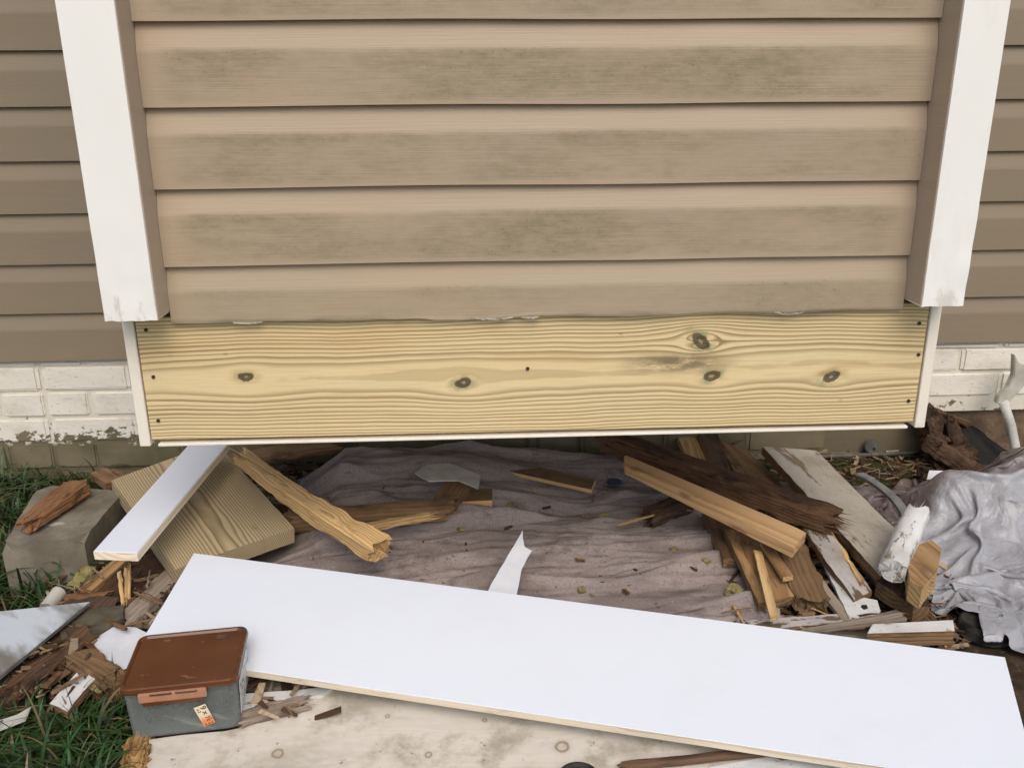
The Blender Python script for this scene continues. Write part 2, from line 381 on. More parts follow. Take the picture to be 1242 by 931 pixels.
# ------------------------------------------------------------------ geometry helpers
def ray(px, py): return FW + RT*((px - 621)/FPX) - UP*((py - 465.5)/FPX)
def P(px, py, z):
    d = ray(px, py); return CAM + d*((z - CAM.z)/d.z)
def PY(px, py, y):
    d = ray(px, py); return CAM + d*((y - CAM.y)/d.y)
def link(name, me, mt, parent=None, Mx=None):
    o = bpy.data.objects.new(name, me); col.objects.link(o)
    for q in (mt if isinstance(mt, (list, tuple)) else [mt]): me.materials.append(q)
    if parent: o.parent = parent
    if Mx is not None: o.matrix_world = Mx
    return o
def mk(name, v, f, mt, parent=None, Mx=None, smooth=False):
    me = bpy.data.meshes.new(name); me.from_pydata([tuple(q) for q in v], [], f); me.update()
    if smooth: me.polygons.foreach_set('use_smooth', [True]*len(me.polygons))
    return link(name, me, mt, parent, Mx)
def from_bm(name, bm, mt, parent=None, Mx=None, smooth=False, ang=None):
    me = bpy.data.meshes.new(name); bmesh.ops.recalc_face_normals(bm, faces=bm.faces); bm.to_mesh(me); bm.free()
    if ang: me.polygons.foreach_set('use_smooth', [True]*len(me.polygons)); me.set_sharp_from_angle(angle=R(ang))
    if smooth: me.polygons.foreach_set('use_smooth', [True]*len(me.polygons))
    return link(name, me, mt, parent, Mx)
def T(o, label=None, cat=None, group=None, kind=None):
    if label: o['label'] = label
    if cat: o['category'] = cat
    if group: o['group'] = group
    if kind: o['kind'] = kind
    return o
def empty(name, loc=(0, 0, 0)):
    o = bpy.data.objects.new(name, None); col.objects.link(o); o.location = loc; return o
def box_bm(x0, x1, y0, y1, z0, z1, bev=0, seg=1):
    bm = bmesh.new(); bmesh.ops.create_cube(bm, size=1)
    for v in bm.verts:
        v.co = Vector(((x0+x1)/2 + v.co.x*(x1-x0), (y0+y1)/2 + v.co.y*(y1-y0), (z0+z1)/2 + v.co.z*(z1-z0)))
    if bev: bmesh.ops.bevel(bm, geom=bm.edges[:], offset=bev, segments=seg, affect='EDGES', profile=.6)
    return bm
def box(name, x0, x1, y0, y1, z0, z1, mt, parent=None, bev=.001):
    c = Vector(((x0+x1)/2, (y0+y1)/2, z0))
    bm = box_bm(x0-c.x, x1-c.x, y0-c.y, y1-c.y, 0, z1-z0, bev)
    o = from_bm(name, bm, mt); o.location = c
    if parent: o.parent = parent
    return o
def frame(o, xd, up):
    xd = xd.normalized(); zd = (up - xd*up.dot(xd)).normalized(); yd = zd.cross(xd)
    m_ = Matrix((xd, yd, zd)).transposed().to_4x4(); m_.translation = o
    return m_
def slab(name, px, z, thick, mt, side=None, rough=0., jag=(), jamp=.012, bev=.0012, axis=(0, 1), parent=None, seed=0, step_=.02, curl=0.):
    """a flat piece: its top outline given by where its corners lie and how high, extruded downwards by its thickness"""
    rg = random.Random(seed + sum(ord(c) for c in name) + int(px[0][0]*7 + px[0][1]))
    if isinstance(z, (int, float)): p = [P(a, b_, z) for a, b_ in px]; n = Vector((0, 0, 1))
    else:
        p = [P(a, b_, zz) for (a, b_), zz in zip(px[:3], z)]
        n = (p[1]-p[0]).cross(p[2]-p[0]).normalized()
        if n.z < 0: n = -n
        for a, b_ in px[3:]:
            d = ray(a, b_); p.append(CAM + d*((p[0]-CAM).dot(n)/d.dot(n)))
    c = sum(p, Vector())/len(p)
    Mx = frame(c, p[axis[1]] - p[axis[0]], n); Mi = Mx.inverted()
    q = [Mi @ v for v in p]; pts = []
    for i in range(len(q)):
        a, b_ = q[i], q[(i+1) % len(q)]; L = (b_-a).length; k = max(1, int(L/step_)) if (rough or i in jag) else 1
        if i in jag: k = max(5, int(L/.004))
        nn = Vector((b_.y-a.y, a.x-b_.x, 0)).normalized()
        for j in range(k):
            t = j/k; v = a.lerp(b_, t)
            am = jamp if i in jag else rough
            if j or i in jag: v = v + nn*rg.uniform(-am, am)
            pts.append((v.x, v.y))
    ar = sum(pts[i][0]*pts[(i+1) % len(pts)][1] - pts[(i+1) % len(pts)][0]*pts[i][1] for i in range(len(pts)))
    if ar < 0: pts.reverse()
    bm = bmesh.new(); top = [bm.verts.new((a, b_, 0)) for a, b_ in pts]; ft = bm.faces.new(top)
    bot = [bm.verts.new((a + rg.uniform(-1, 1)*rough*.6, b_ + rg.uniform(-1, 1)*rough*.6, -thick)) for a, b_ in pts]; bm.faces.new(bot[::-1])
    N = len(pts)
    for i in range(N):
        f = bm.faces.new((top[i], bot[i], bot[(i+1) % N], top[(i+1) % N]))
        if side: f.material_index = 1
    if bev: bmesh.ops.bevel(bm, geom=[e for e in ft.edges], offset=min(bev, thick*.4), segments=2, affect='EDGES', clamp_overlap=True)
    return from_bm(name, bm, [mt, side] if side else mt, parent, Mx)
def log(name, A, B, wd, ht, mt, n=30, k=22, rough=.12, jag=(.02, .02), taper=(1, 1), bend=0., sag=0., sq=.55, up=(0, 0, 1), parent=None, seed=0, twist=0., smooth=False):
    """a split stick or chunk: ridged lengthwise, torn at both ends"""
    rg = random.Random(seed + sum(ord(c) for c in name) + int(A.x*991 + B.y*577))
    L = (B-A).length; Mx = frame(A, B-A, Vector(up)); so_ = rg.uniform(0, 99); v = []; f = []
    ridge = [rg.uniform(-1, 1) for _ in range(k)]
    jj = lambda sd: [max(0, min(1, .5 + .75*noise.noise(Vector((1.3*math.cos(2*math.pi*j/k), 1.3*math.sin(2*math.pi*j/k), sd))) + rg.uniform(-.16, .16))) for j in range(k)]
    j0 = jj(so_ + 3.3); j1 = jj(so_ + 8.8)
    for i in range(n+1):
        t = i/n; s_ = taper[0] + (taper[1]-taper[0])*t
        lump = 1 + rough*.8*noise.noise(Vector((t*L*14 + so_, 3, 1)))
        cyy = bend*4*t*(1-t) + .012*rough*noise.noise(Vector((t*9, so_, 0))); czz = -sag*4*t*(1-t)
        for j in range(k):
            a = 2*math.pi*j/k + twist*t
            ca, sa = math.cos(a), math.sin(a)
            e = lambda q: math.copysign(abs(q)**sq, q)
            r_ = s_*lump*(1 + rough*(.45*ridge[j] + .9*noise.noise(Vector((t*L*30, 2.2*ca, 2.2*sa + so_))) + .35*noise.noise(Vector((t*L*90, 6*ca + so_, 6*sa)))))
            x_ = t*L
            if t < .18: x_ += (1 - t/.18)**1.5*(-jag[0]*(j0[j] - .5)*2)
            if t > .82: x_ += ((t-.82)/.18)**1.5*(jag[1]*(j1[j] - .5)*2)
            v.append((x_, cyy + e(ca)*wd/2*r_, czz + e(sa)*ht/2*r_))
    for i in range(n):
        for j in range(k):
            a0 = i*k + j; a1 = i*k + (j+1) % k; f.append((a0, a1, a1+k, a0+k))
    for e_, base, sg in ((0, 0, 1), (1, n*k, -1)):
        cx = sum(v[base+j][0] for j in range(k))/k; cyc = sum(v[base+j][1] for j in range(k))/k; cz = sum(v[base+j][2] for j in range(k))/k
        ib = len(v)
        for j in range(k):
            p = v[base+j]; v.append((p[0]*.4 + cx*.6 + sg*rg.uniform(0, 1)*jag[e_]*.5, p[1]*.5 + cyc*.5, p[2]*.5 + cz*.5))
        v.append((cx + sg*jag[e_]*.3, cyc, cz))
        for j in range(k):
            j2 = (j+1) % k
            qd = (base+j, ib+j, ib+j2, base+j2); tr_ = (ib+j, ib+k, ib+j2)
            f.append(qd if sg == 1 else qd[::-1]); f.append(tr_ if sg == 1 else tr_[::-1])
    if max(jag) >= .012:
        for e_, xe, sg in ((0, 0, -1), (1, L, 1)):
            s_ = taper[e_]
            for _ in range(int(8 + 26*min(1, wd*s_/.06))):
                a = rg.uniform(0, 6.28); rr = math.sqrt(rg.uniform(.1, 1.05)); yy = math.cos(a)*wd/2*s_*rr*.92; zz = math.sin(a)*ht/2*s_*rr*.92
                l_ = jag[e_]*rg.uniform(.3, 1.7); w0 = rg.uniform(.0006, .0022); x0_ = xe - sg*rg.uniform(.0, .5)*l_; ib = len(v)
                dy, dz = rg.uniform(-.25, .25)*l_, rg.uniform(-.2, .3)*l_
                v += [(x0_ - sg*l_*.4, yy - w0, zz - w0), (x0_ - sg*l_*.4, yy + w0, zz - w0*.3), (x0_ - sg*l_*.4, yy, zz + w0), (x0_ + sg*l_, yy + dy, zz + dz)]
                f += [(ib, ib+1, ib+3), (ib+1, ib+2, ib+3), (ib+2, ib, ib+3), (ib+2, ib+1, ib)]
    f = [tuple(reversed(q)) for q in f]
    o = mk(name, v, f, mt, parent, Mx, True); o.data.set_sharp_from_angle(angle=R(38))
    return o
def tube(name, pts, r, mt, k=10, parent=None, smooth=True):
    v = []; f = []; n = len(pts)
    for i, p in enumerate(pts):
        d = (pts[min(i+1, n-1)] - pts[max(i-1, 0)]).normalized()
        u = d.cross(Vector((.13, .99, .07))).normalized() if abs(d.y) < .9 else d.cross(Vector((1, 0, 0))).normalized()
        w_ = d.cross(u); rr = r[i] if isinstance(r, list) else r
        for j in range(k):
            a = 2*math.pi*j/k; v.append(p + u*math.cos(a)*rr + w_*math.sin(a)*rr)
    for i in range(n-1):
        for j in range(k): f.append((i*k+j, i*k+(j+1) % k, (i+1)*k+(j+1) % k, (i+1)*k+j))
    f.append(tuple(range(k))[::-1]); f.append(tuple((n-1)*k + j for j in range(k)))
    c = pts[0].copy(); v = [q - c for q in v]
    o = mk(name, v, f, mt, None, None, smooth); o.location = c
    if parent: o.parent = parent
    return o

# ------------------------------------------------------------------ the setting: ground
def lines(a, b, st, far):
    L = [a + i*st for i in range(int((b-a)/st)+1)]; q = st; lo = a; hi = L[-1]; pre = []; post = []
    while hi < far or lo > -far:
        q *= 1.5; lo -= q; hi += q; pre.insert(0, lo); post.append(hi)
    return pre + L + post
def ground_z(x, y):
    n = noise.noise(Vector((x*5, y*5, 1)))*.012 + noise.noise(Vector((x*17, y*17, 4)))*.006
    return n - .006
gx, gy = lines(-1.9, 2.1, .03, 70), lines(-1.1, .9, .03, 70)
gv = [(x, y, ground_z(x, y)) for y in gy for x in gx]; nx = len(gx)
gf = [(j*nx+i, j*nx+i+1, (j+1)*nx+i+1, (j+1)*nx+i) for j in range(len(gy)-1) for i in range(nx-1)]
T(mk('ground', gv, gf, M['soil'], smooth=True), kind='structure')

# ------------------------------------------------------------------ the house wall behind
E_ = .127
YM, ZM0 = .786, .332                       # main wall plane, bottom of its siding
XL, XR = -.516, .7605                      # inner faces of the corner posts
TOL, TOR, YT, ZT = -.600, .8327, -.071, .641
BL, BR, ZBT, ZBB = -.5813, .8146, .617, .404
def course_mesh(name, L, n=40, wob=.0006):
    prof = [(.006, -.001), (-.0125, 0), (-.0125, .003), (-.0118, .04), (-.0115, .080), (-.0110, .084), (-.0098, .089), (-.0065, .102), (-.003, .116), (-.0002, .129), (.004, .129)]
    v = []; f = []; k = len(prof)
    for i in range(n+1):
        x = L*i/n
        for (y, z) in prof:
            v.append((x, y + noise.noise(Vector((x*6, z*20, L)))*wob, z + noise.noise(Vector((x*3, 5, L)))*wob*1.5*(1 if z < .01 else 0)))
    for i in range(n):
        for j in range(k-1): a = i*k + j; f.append((a, a+1, a+k+1, a+k)[::-1])
    me = bpy.data.meshes.new(name); me.from_pydata(v, [], f); me.update()
    return me
house = T(empty('house_wall', (0, YM, 0)), 'house wall with plain tan vinyl siding above a white painted brick base', 'wall')
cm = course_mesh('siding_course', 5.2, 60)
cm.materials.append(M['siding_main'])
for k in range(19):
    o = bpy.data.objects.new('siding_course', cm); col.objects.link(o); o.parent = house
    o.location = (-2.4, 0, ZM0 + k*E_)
box('sheathing', -2.4, 2.8, YM+.008, YM+.12, ZM0-.01, 2.78, M['old_dark'], None, 0).parent = house
house.children[-1].location.y -= YM
# foundation: mortar bed and the bricks
fnd = box('foundation', -2.4, 1.275, YM+.0085, YM+.2, -.12, ZM0+.0, M['mortar'], None, 0); fnd.parent = house; fnd.location.y -= YM
fnd2 = box('foundation', 1.275, 2.8, YM+.0085, YM+.2, .125, ZM0+.0, M['mortar'], None, 0); fnd2.parent = house; fnd2.location.y -= YM
rows = [(.314, .0145), (.247, .0665), (.173, .0695), (.099, .0695), (.021, .0735), (-.055, .072)]
bms = {}
def brick(x0, x1, z0, h, rg):
    if x0 < 1.0: par = fnd
    else: par = fnd if (x0+x1)/2 < 1.27 else fnd2
    key = (round((x1-x0)*200), round(h*200), rg.randrange(3))
    if key not in bms:
        L = key[0]/200 - .009; H = h - .006
        bm = bmesh.new(); bmesh.ops.create_cube(bm, size=1); bmesh.ops.bevel(bm, geom=bm.edges[:], offset=.05, segments=2, affect='EDGES')
        for v in bm.verts:
            v.co = Vector((v.co.x*L, v.co.y*.06, v.co.z*H + H/2))
        me = bpy.data.meshes.new('brick'); 
        for v in bm.verts: v.co += Vector((rg.uniform(-1, 1), rg.uniform(-1, 1), rg.uniform(-1, 1)))*.0012
        bm.to_mesh(me); bm.free(); me.materials.append(M['brick']); bms[key] = me
    o = bpy.data.objects.new('brick', bms[key]); col.objects.link(o); o.parent = par
    o.location = Vector(((x0+x1)/2, YM + .0335 + rg.uniform(-.0022, .0022) - .001, z0)) - Vector((par.location.x, par.location.y + YM, par.location.z))
brg = random.Random(3)
UL = .235
for ri, (z0, h) in enumerate(rows):
    half = (ri % 2 == 0)
    # left of the movement joint
    x = -1.15
    while x > -2.3:
        a = x - (UL*.5 if (half and x == -1.15) else UL); brick(a, x, z0, h, brg); x = a
    x = -1.15; first = True
    while x < .16:
        b2 = min(x + (UL*.5 if (half and first) else UL), .1725); 
        if b2 - x > .03: brick(x, b2, z0, h, brg)
        x = b2; first = False
        if x >= .1725: break
    x = .1725; first = True
    while x < 2.7:
        b2 = x + (UL*.5 if (half and first) else UL)
        if not (ri >= 3 and b2 > 1.22): brick(x, b2, z0, h, brg)
        x = b2; first = False
# ------------------------------------------------------------------ broken corner of the base, at right
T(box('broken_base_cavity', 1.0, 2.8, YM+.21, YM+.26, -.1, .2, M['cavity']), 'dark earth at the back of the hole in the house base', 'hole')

# ------------------------------------------------------------------ the bump-out
bump = T(empty('bump_out', (0, 0, 0)), 'cantilevered bump-out clad in mildewed tan siding with new treated pine rim board', 'bump-out')
cm2 = course_mesh('siding_course', XR-XL-.004, 60, .0012); cm2.materials.append(M['siding'])
Z0 = .973 - 3*E_ + .006
for k in range(17):
    o = bpy.data.objects.new('siding_course', cm2); col.objects.link(o); o.parent = bump
    o.location = (XL+.002, 0, .973 + (k-2)*E_)
# bottom course, cut short above the rim board
cut = course_mesh('siding_course', XR-XL-.004, 80, .0012)
ztop = .973 - 3*E_
for v in cut.vertices:
    if v.co.z < .05: 
        r_ = noise.noise(Vector((v.co.x*7, 1, 2)))*.004 + noise.noise(Vector((v.co.x*30, 4, 2)))*.002
        v.co.z = (ZBT + .004 - ztop) + r_ + v.co.z*.15
cut.materials.append(siding_mat('vinyl_siding_grimy', (.405, .328, .232), .5, 1))
o = bpy.data.objects.new('siding_course', cut); col.objects.link(o); o.parent = bump; o.location = (XL+.002, 0, ztop)
box('sheathing', XL-.05, XR+.05, .008, .06, ZBT-.002, 2.75, M['old_dark'], bump, 0)
for s_ in (-1, 1):                          # side walls of the bump-out
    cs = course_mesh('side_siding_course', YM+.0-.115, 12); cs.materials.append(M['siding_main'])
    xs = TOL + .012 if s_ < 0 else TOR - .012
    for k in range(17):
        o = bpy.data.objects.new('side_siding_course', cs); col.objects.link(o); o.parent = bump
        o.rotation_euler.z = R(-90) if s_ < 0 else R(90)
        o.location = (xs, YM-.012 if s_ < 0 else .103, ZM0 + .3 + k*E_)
    box('side_sheathing', xs-(.05 if s_ > 0 else -.005), xs+(.05 if s_ < 0 else -.005), .07, YM-.01, ZBT+.01, 2.75, M['old_dark'], bump, 0)
# corner posts: white cladding outside, tan return inside
for s_, x0, x1 in ((-1, TOL, XL), (1, XR, TOR)):
    bm = bmesh.new(); nz_ = 48; sec = []
    for t_ in range(9): sec.append((x0 + (x1-x0)*t_/8, YT))
    sec += [(x1, .1), (x0, .1)]
    vs = []
    for i in range(nz_+1):
        z = ZT + (2.75-ZT)*(i/nz_)**1.8
        row = []
        for j, (a, b_) in enumerate(sec):
            fade = max(0, 1 - (z-ZT)*4)
            d = (.0035*noise.noise(Vector((z*22, a*40, s_*3)))*fade + .0012*noise.noise(Vector((z*5, a*20, s_*7)))) if j < 9 else 0
            dz = (.0025*noise.noise(Vector((a*60, 1, s_))) if (i == 0 and j < 9) else 0)
            row.append(bm.verts.new((a, b_ + d, z + dz)))
        vs.append(row)
    for i in range(nz_):
        for j in range(11): bm.faces.new((vs[i][j], vs[i][(j+1) % 11], vs[i+1][(j+1) % 11], vs[i+1][j]))
    bm.faces.new(vs[0][::-1])
    po = from_bm('corner_post', bm, M['white'], bump, ang=40)
    rx0, rx1 = (x1-.0035, x1-.0005) if s_ < 0 else (x0+.0005, x0+.0035)
    rt_ = box('return', rx0+(.002 if s_ < 0 else -.002), rx1+(.002 if s_ < 0 else -.002), YT+.003, .014, ZT+.002, 2.75, M['tan'], po, .0006)
# rim board of treated pine
FX0 = (BL+BR)/2; FZ0 = (ZBT+ZBB)/2
def fk(px, py): p = PY(px, py, .0); return (p.x - FX0, p.z - FZ0)
FASCIA_KNOTS = [fk(298, 457) + (.0092, 0, .3), fk(562, 464) + (.0098, .25, .7), fk(850, 414) + (.0125, -.75, 1.), fk(863, 456) + (.0105, .2, .9), fk(1008, 457) + (.0105, .4, .8)]
M['fascia'] = fascia_mat()
HW, HH = (BR-BL)/2, (ZBT-ZBB)/2
rim = from_bm('rim_board', box_bm(-HW+.001, HW-.001, 0, .038, -HH, HH+.012, .0012), M['fascia'], bump); rim.location = (FX0, .0005, FZ0)
for px, py in ((177, 400), (186, 457), (192, 510), (640, 447), (1102, 486), (1115, 392), (1114, 430)):
    p = PY(px, py, 0)
    bm = bmesh.new(); bmesh.ops.create_cone(bm, cap_ends=True, segments=12, radius1=.0036, radius2=.003, depth=.003)
    o = from_bm('screw_head', bm, M['screw'], rim); o.rotation_euler.x = R(90); o.location = (p.x-FX0, -.0008, p.z-FZ0)
# white side skirts and the thin panel underneath
for s_ in (-1, 1):
    x0, x1 = ((BL-.0195, BL-.0008) if s_ < 0 else (BR+.0008, BR+.0195))
    box('side_skirt', x0, x1, -.004, YM-.002, ZBB-.010, ZT-.006, M['cream'], bump, .0012)
box('bottom_panel', BL+.012, BR-.012, -.003, YM-.003, ZBB-.0115, ZBB-.0065, M['cream'], bump, .001)
box('joist', BL+.02, BR-.02, .06, .1, ZBB-.008, ZBT, M['old_dark'], bump, 0)
# torn house wrap peeping out under the siding
for a, b_, c_, d_ in ((282, 386, 318, 389), (572, 378, 622, 381), (632, 378, 655, 381), (940, 378, 975, 374)):
    A, B = PY(a, b_, -.014), PY(c_, d_, -.014)
    v = []; f = []; n = 14
    for i in range(n+1):
        q = A.lerp(B, i/n); h = .0035*(.4 + abs(noise.noise(Vector((i*.6, a, 0)))))*math.sin(math.pi*(i+.3)/(n+.6))
        v += [(q.x, -.0135, ZBT+.0035 - h*1.6), (q.x, -.0105, ZBT+.0075)]
    for i in range(n): f.append((2*i, 2*i+2, 2*i+3, 2*i+1))
    nv = len(v); v += [(x_, y_+.001, z_) for x_, y_, z_ in v]; f += [tuple(q+nv for q in reversed(g)) for g in f]
    mk('torn_wrap', v, f, M['wrap'], bump)

# ------------------------------------------------------------------ ground fabric under the bump-out
def fab(u, v):
    """u across, v away from the photographer, both 0..1"""
    x = -.70 + 1.29*u; y = -.16 + .86*v
    x += .05*noise.noise(Vector((v*4, 2, 9)))*(1 if u > .5 else .6) - (.16*v*v if u > .8 else 0)*(u-.8)/.2
    zb = .012 + ground_z(x, y)*.6
    m1 = noise.noise(Vector((x*2.4 + y*2, y*34 + x*2 + 2*noise.noise(Vector((x*4, y*4, 1))), 21)))
    m2 = noise.noise(Vector((x*5 - y*4, y*64 - x*4 + 2*noise.noise(Vector((x*6, y*6, 3))), 23)))
    zb += .0075*(1-abs(m1))**7*(.6 + noise.noise(Vector((x*4, y*5, 31)))) + .0038*(1-abs(m2))**6
    wa = .06*noise.noise(Vector((x*2.5, y*2.5, 6))); y_ = y + wa
    w1 = noise.noise(Vector((x*1.1, y_*10 + x*1.0, 2)))
    w2 = noise.noise(Vector((x*1.7 + 7, y_*21 - x*1.2, 5)))
    w3 = noise.noise(Vector((x*9, y_*34, 8)))
    z = zb + .026*(1 - abs(w1))**5 + .015*(1-abs(w2))**5*(.5 + noise.noise(Vector((x*3, y*3, 12)))) + .0022*w3 + .006*noise.noise(Vector((x*3, y*4, 3)))
    # the raised fold at the back, lipping over towards the photographer
    yc = .30 + .10*math.sin(x*3.1 + .8) + .03*noise.noise(Vector((x*5, 1, 1)))
    amp = max(0, min(1, (.22 - x)/.25))
    t = max(0, min(1, (y - yc + .02)/.04)); s_ = t*t*(3-2*t)
    z += .045*amp*s_; y -= .035*amp*s_*max(0, 1 - max(0, y-yc)/.12)
    yc2 = .54 + .03*math.sin(x*4); t2 = max(0, min(1, (y - yc2)/.05)); z += .03*t2*t2*(3-2*t2)
    yc3 = .02 + .03*math.sin(x*5+1); z += .012*math.exp(-((y-yc3)/.018)**2)*max(0, min(1, (x+.1)*4))
    kl = max(0, min(1, (x + .50)/.16)); z = (ground_z(x, y) + .005)*(1-kl) + z*kl
    return (x, y, max(z, ground_z(x, y) + .004))
NU, NV = 170, 170
fv = [fab(i/NU, j/NV) for j in range(NV+1) for i in range(NU+1)]
ff = [(j*(NU+1)+i, j*(NU+1)+i+1, (j+1)*(NU+1)+i+1, (j+1)*(NU+1)+i) for j in range(NV) for i in range(NU)]
from mathutils.bvhtree import BVHTree
FB = BVHTree.FromPolygons([Vector(q) for q in fv], ff)
def on_cloth(p):
    h = FB.ray_cast(Vector((p.x, p.y, 1)), Vector((0, 0, -1)))
    return h[0].z if h[0] else ground_z(p.x, p.y)
fo = mk('ground_fabric', fv, ff, M['fabric'], smooth=True)
T(fo, 'crumpled dirty purple brown fabric sheet lying under the bump-out', 'fabric')

# ------------------------------------------------------------------ boards at left
T(slab('lumber_offcut', [(135, 582), (262, 536), (357, 640), (212, 690)], [.150, .155, .095], .037, M['treated'], axis=(1, 2), rough=.0006), 'square treated lumber offcut with bold grain, under the narrow white board', 'lumber')
T(slab('narrow_white_board', [(113, 668), (166, 670), (278, 536), (233, 534)], [.185, .185, .205], .018, M['primed'], M['primed_edge'], axis=(1, 2)), 'narrow white board leaning across the treated lumber offcut', 'board')
T(slab('concrete_block', [(1, 664), (101, 652), (152, 595), (48, 588)], .125, .135, M['concrete'], rough=.002, bev=.014, step_=.03), 'weathered grey concrete block in the grass beside the lumber offcut', 'block')
T(log('rotten_chunk', P(34, 636, .145), P(94, 592, .147), .062, .04, M['rot_red'], jag=(.02, .012), rough=.16, taper=(.7, 1)), 'crumbling orange brown wood chunk lying on the concrete block', 'wood')
T(slab('wood_chip', [(109, 574), (128, 586), (152, 577), (148, 569), (122, 567)], .05, .02, M['old'], rough=.003), 'flat reddish wood chip in the grass against the brick wall', 'wood')
T(slab('wide_white_board', [(235, 670), (1219, 796), (1262, 958), (163, 791)], [.115, .100, .070], .014, M['primed'], M['primed_edge']), 'long wide white board lying across the scrap pile', 'board')
T(slab('plywood_sheet', [(160, 1010), (181, 896), (290, 883), (330, 868), (372, 851), (396, 834), (640, 800), (1010, 880), (1010, 1010)], .035, .014, M['plywood'], M['ply_edge'], rough=.002, axis=(2, 7)), 'pale weathered plywood sheet under the plastic box', 'plywood')
T(log('frayed_wood_end', P(163, 945, .024), P(172, 900, .024), .036, .03, M['foam_wood'], jag=(.012, .012), rough=.45, n=40, k=40), 'frayed orange fibrous wood end at the plywood edge', 'wood')
T(slab('grey_batten', [(296, 822), (330, 818), (410, 834), (395, 842), (300, 832)], .030, .012, M['grey_wood'], rough=.001), 'grey batten end between the box and the white board', 'wood')
T(slab('white_batten', [(285, 842), (405, 832), (392, 842), (290, 864)], .040, .012, M['paint_white'], rough=.001), 'short chipped white batten beside the plastic box', 'board')
T(log('dirty_splinter', P(296, 872, .038), P(368, 853, .04), .035, .016, M['grey_wood'], jag=(.015, .02), rough=.3), 'dirty splintered scrap wedged between box and plywood', 'wood')
T(log('dark_lath', P(752, 929, .042), P(985, 905, .045), .014, .010, M['old_dark'], jag=(.01, .01), rough=.1), 'dark thin lath under the near edge of the white panel', 'wood')
T(slab('white_offcut', [(860, 929), (975, 908), (1090, 960), (860, 960)], .040, .012, M['paint_white']), 'white board offcut on the plywood beside the dark lath', 'board')
bm = bmesh.new()
prof = [(.030, 0), (.032, .012), (.031, .02), (.026, .022), (.024, .018), (.022, .006), (.0, .005)]; K = 32
rs = [[bm.verts.new((r_*math.cos(2*math.pi*i/K), r_*math.sin(2*math.pi*i/K), z)) for i in range(K)] for r_, z in prof[:-1]]
for a, b_ in zip(rs, rs[1:]):
    for i in range(K): bm.faces.new((a[i], a[(i+1) % K], b_[(i+1) % K], b_[i]))
bm.faces.new(rs[-1]); bm.faces.new(rs[0][::-1])
o = from_bm('cap', bm, M['black'], smooth=False); o.location = P(702, 955, .036); o.location.z = .0355
T(o, 'round black plastic cap on the plywood', 'cap')

# ------------------------------------------------------------------ sticks and scraps in the middle
T(log('splintered_stick', P(297, 556, .175), P(458, 664, .105), .052, .045, M['pine_pale'], n=44, k=18, jag=(.045, .03), rough=.17, taper=(.72, 1.1), sq=.5, bend=-.012), 'long pale splintered stick with a hooked broken end', 'stick')
T(log('broken_stud', P(350, 632, .075), P(543, 617, .085), .055, .04, M['old'], n=34, k=16, jag=(.02, .035), rough=.17, sq=.45), 'split brown stud behind the splintered stick', 'wood')
T(log('pale_sliver', P(440, 640, .09), P(520, 626, .10), .02, .015, M['pine_pale'], jag=(.03, .03), rough=.25), 'pale sliver along the split brown stud', 'wood')
T(log('brown_board_end', P(262, 566, .07), P(405, 540, .08), .07, .03, M['old'], jag=(.02, .04), rough=.18, bend=.015), 'curved brown board end beneath the thin bottom panel', 'wood')
T(log('rotten_stick', P(270, 585, .05), P(350, 640, .06), .05, .03, M['rot'], jag=(.03, .03), rough=.3), 'dark rotten stick between offcut and splintered stick', 'wood')
T(slab('pale_plastic_scrap', [(503, 573), (518, 563), (545, 561), (583, 576), (580, 592), (556, 582), (520, 583)], [.125, .125, .125], .003, M['scrap_grey'], rough=.001), 'pale plastic scrap with a tapered tail on the fabric', 'plastic')
T(slab('wood_block', [(526, 603), (544, 576), (570, 586), (552, 610)], [.095, .115, .11], .03, M['old'], rough=.001), 'small brown wood block under the pale plastic scrap', 'wood')
T(slab('wood_cutoff', [(556, 593), (597, 592), (597, 606), (558, 608)], .08, .022, M['old'], M['pine']), 'flat wood cutoff beside the small brown block', 'wood')
T(slab('lath_piece', [(617, 571), (655, 566), (722, 581), (717, 593)], [.075, .085, .08], .014, M['old_dark'], M['pine'], axis=(0, 3)), 'short lath with a pale edge lying alone on the fabric', 'wood')
p0 = P(745, 584, .06)
for _ in range(3): p0 = P(745, 584, on_cloth(p0) + .006)
bm = bmesh.new(); bmesh.ops.create_cone(bm, cap_ends=True, segments=28, radius1=.019, radius2=.0185, depth=.004)
o = from_bm('blue_disc', bm, M['blue']); o.location = p0; T(o, 'small dark blue disc on the fabric', 'disc')
T(slab('white_shard', [(622, 738), (583, 738), (592, 716), (634, 642), (636, 663), (645, 667), (632, 690), (627, 718)], [.06, .06, .0695], .002, M['scrap'], rough=.0015), 'pointed torn white shard sticking up behind the white panel', 'plastic')
